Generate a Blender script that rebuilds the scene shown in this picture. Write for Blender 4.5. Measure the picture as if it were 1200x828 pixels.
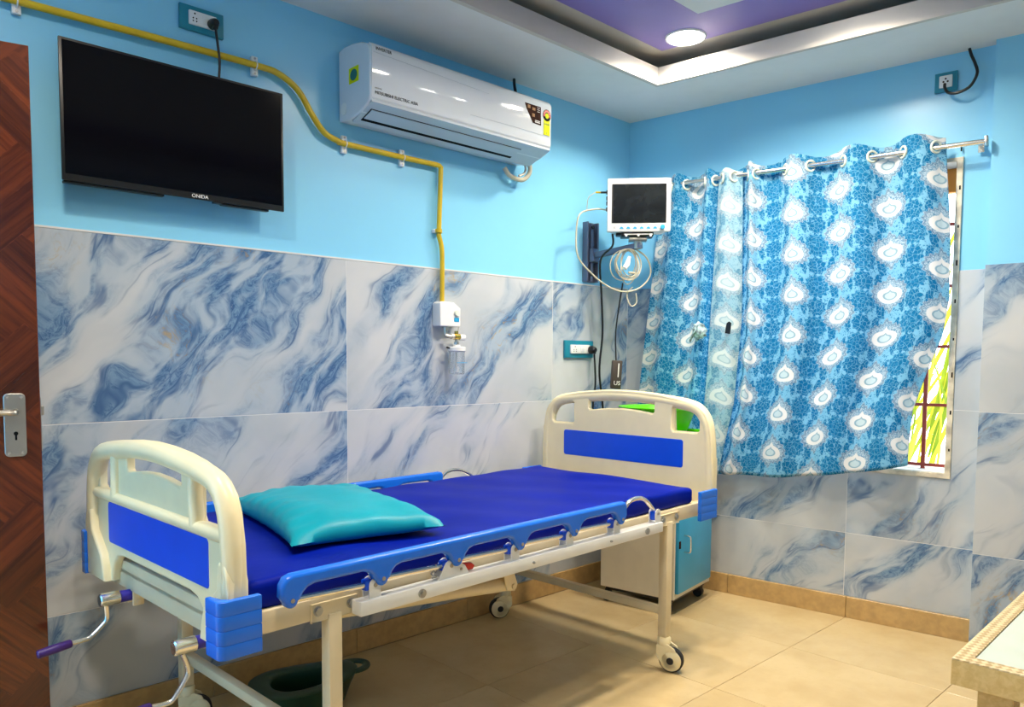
import bpy, bmesh, math, random
from mathutils import Vector, Matrix, Euler
R = math.radians
for o in list(bpy.data.objects): bpy.data.objects.remove(o)
SC = bpy.context.scene
COL = SC.collection
random.seed(7)

# ------------------------------------------------------------------ camera, world, lights, exposure
PHI = 0.12957                      # the window wall leaves the corner at 97.4 degrees
H = 2.519                          # underside of the false ceiling
ZT = 1.602                         # top of the marble dado
CAM = Vector((-3.4653, -2.6813, 1.2128))
def make_camera():
    yaw, pitch, roll, f = 0.80643, -0.06354, 0.00569, 898.285
    fw = Vector((math.cos(yaw)*math.cos(pitch), math.sin(yaw)*math.cos(pitch), math.sin(pitch)))
    r = fw.cross(Vector((0, 0, 1))).normalized(); u = r.cross(fw)
    r2 = r*math.cos(roll)+u*math.sin(roll); u2 = u*math.cos(roll)-r*math.sin(roll)
    c = bpy.data.cameras.new('camera'); o = bpy.data.objects.new('camera', c); COL.objects.link(o)
    m = Matrix((r2, u2, -fw)).transposed().to_4x4(); m.translation = CAM
    o.matrix_world = m
    c.sensor_width = 36; c.sensor_fit = 'HORIZONTAL'; c.lens = f/1200*36
    c.shift_y = (477.36-414)/1200; c.clip_start = .02
    SC.camera = o
make_camera()
W = bpy.data.worlds.new('world'); SC.world = W; W.use_nodes = True
bg = W.node_tree.nodes['Background']; bg.inputs[0].default_value = (.86, .93, 1, 1); bg.inputs[1].default_value = 5.0
SUN = bpy.data.lights.new('sun', 'SUN'); SUN.energy = 6; SUN.angle = R(2); SUN.color = (1, .95, .82)
so = bpy.data.objects.new('sun', SUN); COL.objects.link(so); so.rotation_euler = (R(38), 0, R(-20)); so.location = (3, -3, 5)
VS = SC.view_settings; VS.view_transform = 'Standard'; VS.look = 'None'; VS.gamma = 1; VS.use_curve_mapping = False
VS.exposure = 0.25
LAMP_W = 12.5
LAMPS = [(-.49, -.68, 2.645), (-.56, -1.37, 2.645), (-.92, -1.38, 2.60), (-1.50, -1.10, 2.60),
         (-3.08, -1.00, 2.645), (-2.95, -2.0, 2.645)]

# ------------------------------------------------------------------ helpers
class MB:
    def __init__(s): s.v = []; s.f = []
    def add(s, vs, fs, M=None):
        b = len(s.v)
        s.v += [tuple(M @ Vector(q)) if M else tuple(q) for q in vs]
        s.f += [tuple(b+i for i in f) for f in fs]
        return s
    def bm(s, b, M=None):
        b.verts.index_update()
        s.add([v.co.copy() for v in b.verts], [[v.index for v in f.verts] for f in b.faces], M); b.free(); return s
    def box(s, lo, hi, bev=0, seg=2, M=None):
        b = bmesh.new(); bmesh.ops.create_cube(b, size=1)
        for v in b.verts:
            v.co = Vector([lo[i]+(v.co[i]+.5)*(hi[i]-lo[i]) for i in range(3)])
        if bev: bmesh.ops.bevel(b, geom=list(b.edges), offset=bev, segments=seg, affect='EDGES', profile=.5)
        return s.bm(b, M)
    def cyl(s, a, b_, r, n=16, r2=None, bev=0, cap=True):
        a = Vector(a); b_ = Vector(b_); r2 = r if r2 is None else r2
        d = (b_-a); L = d.length; q = d.to_track_quat('Z', 'Y').to_matrix().to_4x4(); q.translation = a
        prof = [(r, 0), (r2, L)] if not bev else [(r-bev, 0), (r, bev), (r2, L-bev), (r2-bev, L)]
        return s.lathe(prof, n, q, cap)
    def lathe(s, prof, n=24, M=None, cap=True):
        vs = []; fs = []; m = len(prof)
        for i in range(n):
            t = 2*math.pi*i/n
            for (r, z) in prof: vs.append((r*math.cos(t), r*math.sin(t), z))
        for i in range(n):
            j = (i+1) % n
            for k in range(m-1): fs.append((i*m+k, j*m+k, j*m+k+1, i*m+k+1))
        if cap:
            fs.append([i*m for i in range(n)][::-1]); fs.append([i*m+m-1 for i in range(n)])
        return s.add(vs, fs, M)
    def tube(s, pts, r, n=10, cap=True, ry=None, closed=False):
        pts = [Vector(q) for q in pts]; m = len(pts); vs = []; fs = []; up = None
        for i, q in enumerate(pts):
            if closed: t = (pts[(i+1) % m]-pts[i-1]).normalized()
            else: t = (pts[min(i+1, m-1)]-pts[max(i-1, 0)]).normalized()
            if up is None:
                up = Vector((0, 0, 1)) if abs(t.z) < .9 else Vector((1, 0, 0))
            x = t.cross(up).normalized(); up = x.cross(t).normalized()
            rr = r[i] if isinstance(r, (list, tuple)) else r
            for k in range(n):
                a = 2*math.pi*k/n
                vs.append(q+x*rr*math.cos(a)+up*(ry or rr)*math.sin(a))
        for i in range(m if closed else m-1):
            j = (i+1) % m
            for k in range(n): fs.append((i*n+k, i*n+(k+1) % n, j*n+(k+1) % n, j*n+k))
        if cap and not closed: fs.append(tuple(range(n))[::-1]); fs.append(tuple((m-1)*n+k for k in range(n)))
        return s.add(vs, fs)
    def plate(s, outer, holes=(), th=.02, bev=0, M=None, res=2):
        """2D outline (with holes) extruded along local z, centred, rounded edges"""
        c = bpy.data.curves.new('c', 'CURVE'); c.dimensions = '2D'; c.fill_mode = 'BOTH'
        c.extrude = max(th/2-bev, 1e-5); c.bevel_depth = bev; c.bevel_resolution = res; c.offset = -bev
        for ring in [outer]+list(holes):
            sp = c.splines.new('POLY'); sp.points.add(len(ring)-1); sp.use_cyclic_u = True
            for p_, q in zip(sp.points, ring): p_.co = (q[0], q[1], 0, 1)
        o = bpy.data.objects.new('c', c); COL.objects.link(o)
        dg = bpy.context.evaluated_depsgraph_get()
        me = bpy.data.meshes.new_from_object(o.evaluated_get(dg))
        s.add([v.co.copy() for v in me.vertices], [tuple(q.vertices) for q in me.polygons], M)
        bpy.data.objects.remove(o); bpy.data.curves.remove(c); bpy.data.meshes.remove(me); return s
    def text(s, body, size, M, th=.0006, align='LEFT'):
        c = bpy.data.curves.new('t', 'FONT'); c.body = body; c.size = size; c.extrude = th; c.align_x = align; c.resolution_u = 3
        o = bpy.data.objects.new('t', c); COL.objects.link(o)
        dg = bpy.context.evaluated_depsgraph_get(); me = bpy.data.meshes.new_from_object(o.evaluated_get(dg))
        s.add([v.co.copy() for v in me.vertices], [tuple(q.vertices) for q in me.polygons], M)
        bpy.data.objects.remove(o); bpy.data.curves.remove(c); bpy.data.meshes.remove(me); return s
    def mesh(s, name, mat, sharp=35):
        me = bpy.data.meshes.new(name); me.from_pydata([tuple(q) for q in s.v], [], s.f); me.validate()
        b = bmesh.new(); b.from_mesh(me); bmesh.ops.recalc_face_normals(b, faces=b.faces); b.to_mesh(me); b.free()
        me.materials.append(mat)
        me.polygons.foreach_set('use_smooth', [True]*len(me.polygons)); me.set_sharp_from_angle(angle=R(sharp)); me.update()
        return me
    def obj(s, name, mat, parent=None, sharp=35):
        return link(name, s.mesh(name, mat, sharp), parent)
def link(name, data, parent=None):
    o = bpy.data.objects.new(name, data); COL.objects.link(o)
    if parent: o.parent = parent
    return o
def tag(o, label, cat, group=None):
    o['label'] = label; o['category'] = cat
    if group: o['group'] = group
    return o
def struct(o, label=None, cat=None):
    o['kind'] = 'structure'
    if label: o['label'] = label
    if cat: o['category'] = cat
    return o
def thing(name, label, cat, loc=(0, 0, 0), rz=0, group=None):
    o = link(name, None); o.location = loc; o.rotation_euler = (0, 0, rz); o.empty_display_size = .05
    return tag(o, label, cat, group)
def rrect(x0, x1, y0, y1, r, n=5):
    out = []
    for cx, cy, a in ((x1-r, y0+r, -90), (x1-r, y1-r, 0), (x0+r, y1-r, 90), (x0+r, y0+r, 180)):
        for i in range(n+1):
            t = R(a+90*i/n); out.append((cx+r*math.cos(t), cy+r*math.sin(t)))
    return out
def smooth(pts, n=8, closed=False):
    """Catmull-Rom through the points"""
    P = [Vector(q) for q in pts]; m = len(P); out = []
    for i in range(m if closed else m-1):
        if closed: a, b, c, d = P[i-1], P[i], P[(i+1) % m], P[(i+2) % m]
        else: a, b, c, d = P[max(i-1, 0)], P[i], P[i+1], P[min(i+2, m-1)]
        for k in range(n):
            t = k/n
            out.append(.5*((2*b)+(c-a)*t+(2*a-5*b+4*c-d)*t*t+(3*b-a-3*c+d)*t**3))
    if not closed: out.append(P[-1])
    return out
def interp(tab, x):
    if x <= tab[0][0]: return tab[0][1]
    for (a, b), (c, d) in zip(tab, tab[1:]):
        if x <= c:
            return b+(d-b)*(x-a)/(c-a)
    return tab[-1][1]
XZ = Matrix(((1, 0, 0, 0), (0, 0, -1, 0), (0, 1, 0, 0), (0, 0, 0, 1)))      # plate (x,y) -> (x, z), thickness along y
YZ = Matrix(((0, 0, 1, 0), (1, 0, 0, 0), (0, 1, 0, 0), (0, 0, 0, 1)))       # plate (x,y) -> (y, z), thickness along x
def T(x, y, z): return Matrix.Translation((x, y, z))

# ------------------------------------------------------------------ materials
def newmat(name):
    m = bpy.data.materials.new(name); m.use_nodes = True
    return m, m.node_tree, m.node_tree.nodes['Principled BSDF']
def nd(t, kind, ins=None, **kw):
    n = t.nodes.new(kind)
    for k, v in kw.items(): setattr(n, k, v)
    for k, v in (ins or {}).items():
        if isinstance(v, bpy.types.NodeSocket): t.links.new(v, n.inputs[k])
        else: n.inputs[k].default_value = v
    return n
def math_(t, op, a, b=None, c=None, clamp=False):
    n = t.nodes.new('ShaderNodeMath'); n.operation = op; n.use_clamp = clamp
    for i, v in enumerate((a, b, c)):
        if v is None: continue
        if isinstance(v, bpy.types.NodeSocket): t.links.new(v, n.inputs[i])
        else: n.inputs[i].default_value = v
    return n.outputs[0]
def mixc(t, f, a, b, mode='MIX'):
    n = t.nodes.new('ShaderNodeMix'); n.data_type = 'RGBA'; n.blend_type = mode
    for i, v in ((0, f), (6, a), (7, b)):
        if isinstance(v, bpy.types.NodeSocket): t.links.new(v, n.inputs[i])
        else: n.inputs[i].default_value = (*v, 1) if isinstance(v, tuple) and len(v) == 3 else v
    return n.outputs[2]
def ramp(t, fac, lo, hi):
    return nd(t, 'ShaderNodeMapRange', {0: fac, 1: lo, 2: hi, 3: 0., 4: 1.}, interpolation_type='SMOOTHSTEP', clamp=True).outputs[0]
def mat(name, col, rough=.5, metal=0, spec=.5, noise=.06, nscale=9, bump=0, bscale=60, coat=0, trans=0, emit=None, alpha=1, sub=0):
    m, t, b = newmat(name)
    if noise:
        tc = nd(t, 'ShaderNodeTexCoord'); n = nd(t, 'ShaderNodeTexNoise', {'Vector': tc.outputs['Object'], 'Scale': nscale, 'Detail': 4.})
        f = ramp(t, n.outputs[0], .25, .75)
        t.links.new(mixc(t, f, tuple(c*(1-noise) for c in col), tuple(min(1, c*(1+noise)) for c in col)), b.inputs['Base Color'])
        if bump:
            n2 = nd(t, 'ShaderNodeTexNoise', {'Vector': tc.outputs['Object'], 'Scale': bscale, 'Detail': 3.})
            bp = nd(t, 'ShaderNodeBump', {'Height': n2.outputs[0], 'Strength': bump, 'Distance': .004}); t.links.new(bp.outputs[0], b.inputs['Normal'])
    else: b.inputs['Base Color'].default_value = (*col, 1)
    b.inputs['Roughness'].default_value = rough; b.inputs['Metallic'].default_value = metal
    b.inputs['Specular IOR Level'].default_value = spec; b.inputs['Coat Weight'].default_value = coat
    b.inputs['Coat Roughness'].default_value = .05
    b.inputs['Transmission Weight'].default_value = trans; b.inputs['Alpha'].default_value = alpha
    if emit: b.inputs['Emission Color'].default_value = (*emit[0], 1); b.inputs['Emission Strength'].default_value = emit[1]
    return m

def marble():
    m, t, b = newmat('blue_marble_tile')
    tc = nd(t, 'ShaderNodeTexCoord'); oi = nd(t, 'ShaderNodeObjectInfo')
    off = nd(t, 'ShaderNodeCombineXYZ', {0: math_(t, 'MULTIPLY', oi.outputs['Random'], 37.), 1: math_(t, 'MULTIPLY', oi.outputs['Random'], 91.), 2: math_(t, 'MULTIPLY', oi.outputs['Random'], 53.)})
    sx = nd(t, 'ShaderNodeSeparateXYZ', {0: tc.outputs['Object']})
    x, z = sx.outputs[0], sx.outputs[2]
    a = R(51)
    A = math_(t, 'ADD', math_(t, 'MULTIPLY', x, math.cos(a)), math_(t, 'MULTIPLY', z, math.sin(a)))
    B = math_(t, 'SUBTRACT', math_(t, 'MULTIPLY', z, math.cos(a)), math_(t, 'MULTIPLY', x, math.sin(a)))
    def coords(sa, sb, k):
        c = nd(t, 'ShaderNodeCombineXYZ', {0: math_(t, 'MULTIPLY', A, sa), 1: math_(t, 'MULTIPLY', B, sb), 2: k})
        return nd(t, 'ShaderNodeVectorMath', {0: c.outputs[0], 1: off.outputs[0]}).outputs[0]
    warp = nd(t, 'ShaderNodeTexNoise', {'Vector': coords(1.4, 2.0, 3.), 'Scale': 1.5, 'Detail': 2.5, 'Roughness': .5})
    B = math_(t, 'ADD', B, math_(t, 'MULTIPLY', math_(t, 'SUBTRACT', warp.outputs[0], .5), .45))
    n1 = nd(t, 'ShaderNodeTexNoise', {'Vector': coords(.95, 3.3, 0.), 'Scale': 1.25, 'Detail': 3., 'Roughness': .48}).outputs[0]
    n2 = nd(t, 'ShaderNodeTexNoise', {'Vector': coords(1.0, 6.2, 7.), 'Scale': 1.7, 'Detail': 3.5, 'Roughness': .5, 'Distortion': .3}).outputs[0]
    n3 = nd(t, 'ShaderNodeTexNoise', {'Vector': coords(8., 13., 4.), 'Scale': 2.6, 'Detail': 6., 'Roughness': .72, 'Distortion': 1.4}).outputs[0]
    n4 = nd(t, 'ShaderNodeTexNoise', {'Vector': coords(2.4, 3.2, 9.), 'Scale': 1.1, 'Detail': 4.}).outputs[0]
    n5 = nd(t, 'ShaderNodeTexNoise', {'Vector': coords(2.6, 7., 2.), 'Scale': 2.2, 'Detail': 3., 'Roughness': .5}).outputs[0]
    haze = ramp(t, n1, .40, .64)
    blue = math_(t, 'MULTIPLY', ramp(t, n1, .455, .64), ramp(t, n5, .36, .58))
    streak = math_(t, 'MULTIPLY', ramp(t, math_(t, 'ABSOLUTE', math_(t, 'SUBTRACT', n2, .5)), .045, .0), math_(t, 'MULTIPLY', ramp(t, n1, .42, .56), ramp(t, n5, .40, .60)))
    deep = math_(t, 'MAXIMUM', math_(t, 'MULTIPLY', blue, ramp(t, n3, .38, .66)), math_(t, 'MULTIPLY', streak, .85), clamp=True)
    c = mixc(t, ramp(t, n4, .35, .7), (.56, .585, .62), (.46, .50, .55))
    c = mixc(t, math_(t, 'MULTIPLY', haze, .72), c, (.33, .43, .55))
    c = mixc(t, math_(t, 'MULTIPLY', blue, .85), c, (.13, .26, .44))
    c = mixc(t, math_(t, 'MULTIPLY', deep, .9), c, (.018, .075, .22))
    crack = math_(t, 'MULTIPLY', math_(t, 'MULTIPLY', ramp(t, n3, .62, .74), blue), .65)
    c = mixc(t, crack, c, (.60, .65, .70))
    gold = math_(t, 'MULTIPLY', math_(t, 'MULTIPLY', ramp(t, n4, .55, .66), ramp(t, n3, .52, .66)), math_(t, 'MULTIPLY', haze, .75))
    c = mixc(t, gold, c, (.46, .33, .12))
    t.links.new(c, b.inputs['Base Color']); b.inputs['Roughness'].default_value = .16; b.inputs['Specular IOR Level'].default_value = .45
    return m

def floormat():
    m, t, b = newmat('beige_floor_tile')
    tc = nd(t, 'ShaderNodeTexCoord'); oi = nd(t, 'ShaderNodeObjectInfo')
    v = nd(t, 'ShaderNodeVectorMath', {0: tc.outputs['Object'], 1: nd(t, 'ShaderNodeCombineXYZ', {0: math_(t, 'MULTIPLY', oi.outputs['Random'], 31.)}).outputs[0]}).outputs[0]
    n = nd(t, 'ShaderNodeTexNoise', {'Vector': v, 'Scale': 3., 'Detail': 6., 'Roughness': .6}).outputs[0]
    n2 = nd(t, 'ShaderNodeTexNoise', {'Vector': v, 'Scale': 45., 'Detail': 3.}).outputs[0]
    c = mixc(t, ramp(t, n, .3, .7), (.54, .405, .205), (.63, .49, .27))
    c = mixc(t, math_(t, 'MULTIPLY', ramp(t, n2, .55, .8), .25), c, (.50, .36, .18))
    t.links.new(c, b.inputs['Base Color']); b.inputs['Roughness'].default_value = .2; b.inputs['Specular IOR Level'].default_value = .35
    return m

def curtainmat(name, pale=0.0):
    m, t, b = newmat(name)
    uv = nd(t, 'ShaderNodeUVMap'); s = nd(t, 'ShaderNodeSeparateXYZ', {0: uv.outputs[0]})
    u, v = s.outputs[0], s.outputs[1]
    P = .190; PU = .226
    def cell(du, dv):
        cu = math_(t, 'ADD', math_(t, 'DIVIDE', u, PU), du)
        col = math_(t, 'FLOOR', cu)
        half = math_(t, 'MULTIPLY', math_(t, 'FLOORED_MODULO', col, 2.), .5)
        cv = math_(t, 'ADD', math_(t, 'ADD', math_(t, 'DIVIDE', v, P), half), dv)
        X = math_(t, 'MULTIPLY', math_(t, 'SUBTRACT', math_(t, 'FRACT', cu), .5), PU)
        Y = math_(t, 'MULTIPLY', math_(t, 'SUBTRACT', math_(t, 'FRACT', cv), .5), P)
        return X, Y
    def ell(X, Y, a, bb):
        return math_(t, 'SQRT', math_(t, 'ADD', math_(t, 'POWER', math_(t, 'DIVIDE', X, a), 2.), math_(t, 'POWER', math_(t, 'DIVIDE', Y, bb), 2.)))
    fine = nd(t, 'ShaderNodeTexVoronoi', {'Vector': uv.outputs[0], 'Scale': 95.}).outputs['Distance']
    fine2 = nd(t, 'ShaderNodeTexVoronoi', {'Vector': uv.outputs[0], 'Scale': 170.}).outputs['Distance']
    wob = nd(t, 'ShaderNodeTexNoise', {'Vector': uv.outputs[0], 'Scale': 60., 'Detail': 3.}).outputs[0]
    X, Y = cell(0., 0.)
    aX = math_(t, 'ABSOLUTE', X)
    # onion-shaped medallion with a pointed top
    e = ell(X, math_(t, 'ADD', Y, .006), .053, .034)
    body = ramp(t, e, 1.02, .97)
    def onion(k_):
        e_ = ell(X, math_(t, 'ADD', Y, .008), .053*k_, .034*k_)
        q_ = math_(t, 'SUBTRACT', .056*k_-.008*(1-k_), Y)
        tp_ = math_(t, 'MULTIPLY', ramp(t, math_(t, 'SUBTRACT', math_(t, 'MULTIPLY', math_(t, 'MULTIPLY', q_, q_), 18./k_), aX), 0., .003), math_(t, 'MULTIPLY', math_(t, 'GREATER_THAN', Y, .010*k_-.008*(1-k_)), math_(t, 'GREATER_THAN', q_, 0.)))
        return math_(t, 'MAXIMUM', ramp(t, e_, 1.02, .97), tp_)
    tip = onion(1.)
    in1, in2 = onion(.56), onion(.40)
    med = math_(t, 'MAXIMUM', body, tip)
    inner = math_(t, 'ADD', math_(t, 'DIVIDE', aX, .024), math_(t, 'DIVIDE', math_(t, 'ABSOLUTE', math_(t, 'ADD', Y, .010)), .022))
    innerm = math_(t, 'MULTIPLY', ramp(t, inner, 1.05, .9), ramp(t, fine, .2, .45))
    # spiky lace frame around the medallion, drawn out to a point above and below
    ang = math_(t, 'ARCTAN2', Y, X)
    d = math_(t, 'ADD', math_(t, 'DIVIDE', aX, .074), math_(t, 'DIVIDE', math_(t, 'ABSOLUTE', Y), .098))
    petal = math_(t, 'MULTIPLY', math_(t, 'SINE', math_(t, 'MULTIPLY', ang, 18.)), .06)
    d2 = math_(t, 'ADD', math_(t, 'MINIMUM', math_(t, 'ADD', d, .12), math_(t, 'MULTIPLY', ell(X, Y, .076, .058), .97)), petal)
    border = ramp(t, d2, 1.03, .97)
    line = ramp(t, math_(t, 'ABSOLUTE', math_(t, 'SUBTRACT', d2, .90)), .07, .03)
    # blue damask flower heads and leaves between the columns, cut up into petals
    wuv = nd(t, 'ShaderNodeVectorMath', {0: uv.outputs[0], 1: nd(t, 'ShaderNodeVectorMath', {0: nd(t, 'ShaderNodeTexNoise', {'Vector': uv.outputs[0], 'Scale': 30.}).outputs['Color'], 1: (.016, .016, 0)}, operation='MULTIPLY').outputs[0]}).outputs[0]
    edge = nd(t, 'ShaderNodeTexVoronoi', {'Vector': wuv, 'Scale': 62.}, feature='DISTANCE_TO_EDGE').outputs['Distance']
    edge2 = nd(t, 'ShaderNodeTexVoronoi', {'Vector': wuv, 'Scale': 105.}, feature='DISTANCE_TO_EDGE').outputs['Distance']
    def cluster(X2, Y2, a, bb, lobes):
        an = math_(t, 'ARCTAN2', X2, Y2); e2 = ell(X2, Y2, a, bb)
        sc = math_(t, 'MULTIPLY', math_(t, 'SINE', math_(t, 'MULTIPLY', an, lobes)), .10)
        return ramp(t, math_(t, 'ADD', math_(t, 'ADD', e2, sc), math_(t, 'MULTIPLY', wob, .25)), 1.16, 1.08), e2
    X2, Y2 = cell(.5, .25)
    c1, e1 = cluster(X2, Y2, .052, .052, 13.)
    X3, Y3 = cell(.5, .75)
    c2, e3_ = cluster(X3, Y3, .040, .040, 9.)
    aX2 = math_(t, 'SUBTRACT', math_(t, 'ABSOLUTE', X2), .077)
    c3, _ = cluster(aX2, math_(t, 'ADD', Y2, math_(t, 'ADD', .020, math_(t, 'MULTIPLY', aX2, 1.1))), .020, .040, 5.)
    aX3 = math_(t, 'SUBTRACT', math_(t, 'ABSOLUTE', X3), .062)
    c4, _ = cluster(aX3, math_(t, 'SUBTRACT', Y3, math_(t, 'MULTIPLY', aX3, 1.1)), .017, .038, 5.)
    mxx = lambda *q: q[0] if len(q) == 1 else math_(t, 'MAXIMUM', q[0], mxx(*q[1:]))
    spk = math_(t, 'MULTIPLY', ramp(t, edge2, .10, .2), ramp(t, wob, .47, .54))
    pet = ramp(t, edge, .02, .07)
    dark = mxx(math_(t, 'MULTIPLY', mxx(c1, c2, c3, c4), math_(t, 'ADD', .25, math_(t, 'MULTIPLY', pet, .75))), math_(t, 'MULTIPLY', spk, .8))
    ring = ramp(t, math_(t, 'SINE', math_(t, 'MULTIPLY', e1, 16.)), .2, .8)
    k = pale
    L = lambda a, q: tuple(a[i]*(1-k)+q[i]*k for i in range(3))
    c = mixc(t, dark, L((.24, .57, .78), (.40, .57, .64)), L((.005, .20, .46), (.20, .41, .54)))
    c = mixc(t, math_(t, 'MULTIPLY', math_(t, 'MULTIPLY', c1, ring), .30), c, L((.06, .40, .70), (.3, .5, .62)))
    lace = math_(t, 'MULTIPLY', border, ramp(t, edge2, .03, .09))
    c = mixc(t, math_(t, 'MULTIPLY', border, .75), c, L((.10, .26, .44), (.34, .50, .60)))
    c = mixc(t, math_(t, 'MULTIPLY', lace, .9), c, L((.52, .66, .77), (.50, .64, .70)))
    c = mixc(t, math_(t, 'MULTIPLY', line, .55), c, L((.09, .20, .38), (.32, .46, .58)))
    c = mixc(t, med, c, L((.80, .81, .83), (.60, .70, .73)))
    c = mixc(t, in1, c, L((.32, .50, .62), (.46, .60, .66)))
    c = mixc(t, in2, c, L((.60, .73, .80), (.54, .66, .70)))
    t.links.new(c, b.inputs['Base Color']); b.inputs['Roughness'].default_value = .75; b.inputs['Specular IOR Level'].default_value = .2
    tr = nd(t, 'ShaderNodeBsdfTranslucent', {'Color': c}); mx = nd(t, 'ShaderNodeMixShader', {0: .34, 1: b.outputs[0], 2: tr.outputs[0]})
    wv = nd(t, 'ShaderNodeTexNoise', {'Vector': uv.outputs[0], 'Scale': 500.}).outputs[0]
    bp = nd(t, 'ShaderNodeBump', {'Height': wv, 'Strength': .15, 'Distance': .002}); t.links.new(bp.outputs[0], b.inputs['Normal'])
    out = [n for n in t.nodes if n.type == 'OUTPUT_MATERIAL'][0]; t.links.new(mx.outputs[0], out.inputs[0])
    return m

def woodmat(name, c1, c2, var=.75):
    m, t, b = newmat(name)
    tc = nd(t, 'ShaderNodeTexCoord')
    mp = nd(t, 'ShaderNodeMapping', {'Vector': tc.outputs['Object'], 'Scale': (2.5, 40, 40)})
    oi = nd(t, 'ShaderNodeObjectInfo')
    v = nd(t, 'ShaderNodeVectorMath', {0: mp.outputs[0], 1: nd(t, 'ShaderNodeCombineXYZ', {0: math_(t, 'MULTIPLY', oi.outputs['Random'], 50.), 1: math_(t, 'MULTIPLY', oi.outputs['Random'], 80.)}).outputs[0]}).outputs[0]
    n = nd(t, 'ShaderNodeTexNoise', {'Vector': v, 'Scale': 1.5, 'Detail': 6., 'Roughness': .6, 'Distortion': .5}).outputs[0]
    c = mixc(t, ramp(t, n, .3, .7), c1, c2)
    c = mixc(t, math_(t, 'MULTIPLY', oi.outputs['Random'], var), c, tuple(q*.35 for q in c1))
    t.links.new(c, b.inputs['Base Color']); b.inputs['Roughness'].default_value = .17; b.inputs['Specular IOR Level'].default_value = .6
    return m

def wickermat():
    m, t, b = newmat('braided_cane_edging')
    tc = nd(t, 'ShaderNodeTexCoord'); s = nd(t, 'ShaderNodeSeparateXYZ', {0: tc.outputs['Object']})
    k = 2*math.pi/.022
    p1 = math_(t, 'SINE', math_(t, 'MULTIPLY', math_(t, 'ADD', s.outputs[0], math_(t, 'ABSOLUTE', math_(t, 'SUBTRACT', math_(t, 'PINGPONG', s.outputs[1], .011), .0055))), k))
    p2 = math_(t, 'SINE', math_(t, 'MULTIPLY', math_(t, 'ADD', s.outputs[1], s.outputs[2]), k))
    h = math_(t, 'MULTIPLY', math_(t, 'ADD', p1, p2), .25)
    n = nd(t, 'ShaderNodeTexNoise', {'Vector': tc.outputs['Object'], 'Scale': 30., 'Detail': 5.}).outputs[0]
    f = ramp(t, math_(t, 'ADD', h, n), .1, .9)
    t.links.new(mixc(t, f, (.47, .33, .15), (.82, .66, .40)), b.inputs['Base Color'])
    bp = nd(t, 'ShaderNodeBump', {'Height': h, 'Strength': .7, 'Distance': .004}); t.links.new(bp.outputs[0], b.inputs['Normal'])
    b.inputs['Roughness'].default_value = .45
    return m

M = {}
M['paint'] = mat('sky_blue_wall_paint', (.24, .62, .91), .3, noise=.03, nscale=1.5, bump=.05, bscale=25)
M['marble'] = marble()
M['grout'] = mat('pale_grey_grout', (.68, .69, .71), .8)
M['floor'] = floormat()
M['floorgrout'] = mat('brown_floor_grout', (.30, .21, .10), .8)
M['skirt'] = mat('tan_skirting_tile', (.52, .34, .14), .35, noise=.12, nscale=30)
M['ceil'] = mat('white_ceiling_paint', (.72, .74, .76), .6, noise=.02)
M['cove'] = mat('dimmed_beige_ceiling_paint', (.56, .53, .49), .6, noise=.02)  # beige cove tone; on the fascia its darkness stands in for weaker light
M['purple'] = mat('violet_ceiling_paint', (.22, .17, .52), .5, noise=.03)
M['plastic'] = mat('ivory_bed_plastic', (.88, .77, .49), .32, noise=.04)
M['cream'] = mat('cream_enamelled_steel', (.74, .63, .42), .35, noise=.05)
M['whitem'] = mat('white_enamelled_steel', (.80, .80, .78), .3, noise=.03)
M['white'] = mat('white_plastic', (.80, .81, .83), .22, noise=.02)
M['acwhite'] = mat('glossy_white_plastic', (.69, .73, .79), .08, noise=.015)
M['acgrey'] = mat('pale_grey_plastic', (.50, .56, .64), .2, noise=.02)
M['blue'] = mat('royal_blue_laminate', (.0, .075, .72), .35, noise=.04)
M['railblue'] = mat('bright_blue_plastic', (.01, .16, .82), .25, noise=.04)
M['mattress'] = mat('dark_blue_vinyl', (.0, .009, .27), .5, spec=.08, noise=.12, nscale=6, bump=.25, bscale=14)
M['pillow'] = mat('teal_vinyl', (.0, .30, .41), .42, spec=.28, noise=.08, nscale=7, bump=.3, bscale=22)
M['chrome'] = mat('chrome', (.80, .77, .72), .22, 1, noise=.04)
M['steel'] = mat('brushed_steel', (.50, .47, .42), .35, 1, noise=.06)
M['bolt'] = mat('zinc_bolt', (.45, .45, .44), .4, 1)
M['violet'] = mat('violet_blue_enamel', (.03, .02, .33), .35)
M['grip'] = mat('dark_purple_grip', (.045, .012, .16), .4)
M['red'] = mat('red_lever', (.62, .03, .02), .35)
M['rubber'] = mat('black_rubber', (.012, .012, .014), .6)
M['black'] = mat('black_plastic', (.005, .005, .006), .35, noise=.05)
M['screen'] = mat('dark_screen_glass', (.002, .002, .004), .10, noise=0, spec=.16)
M['monscreen'] = mat('grey_screen_glass', (.010, .013, .016), .10, noise=.3, nscale=14)
M['yellow'] = mat('yellow_pipe_paint', (.62, .43, .015), .3, noise=.12, nscale=14)
M['tealplate'] = mat('teal_socket_surround', (.008, .22, .33), .35)
M['print'] = mat('black_print', (.008, .008, .008), .6, noise=0, spec=.05)
M['greyprint'] = mat('grey_print', (.35, .36, .38), .5, noise=0)
M['stickery'] = mat('yellow_sticker', (.70, .74, .0), .5, spec=.1, noise=.02)
M['stickerg'] = mat('dark_green_sticker', (.01, .16, .14), .4)
M['brown'] = mat('brown_sticker', (.035, .010, .006), .6, spec=.05, noise=.4, nscale=60)
M['tan'] = mat('tan_print', (.40, .22, .12), .6, noise=0, spec=.05)
M['brass'] = mat('brass', (.62, .44, .10), .25, 1)
M['clear'] = mat('clear_plastic', (.86, .90, .94), .05, noise=0, trans=.92, alpha=.55)
M['wire'] = mat('cream_cable', (.50, .47, .37), .5)
M['adapter'] = mat('dark_brown_plastic', (.05, .038, .032), .5)
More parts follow.
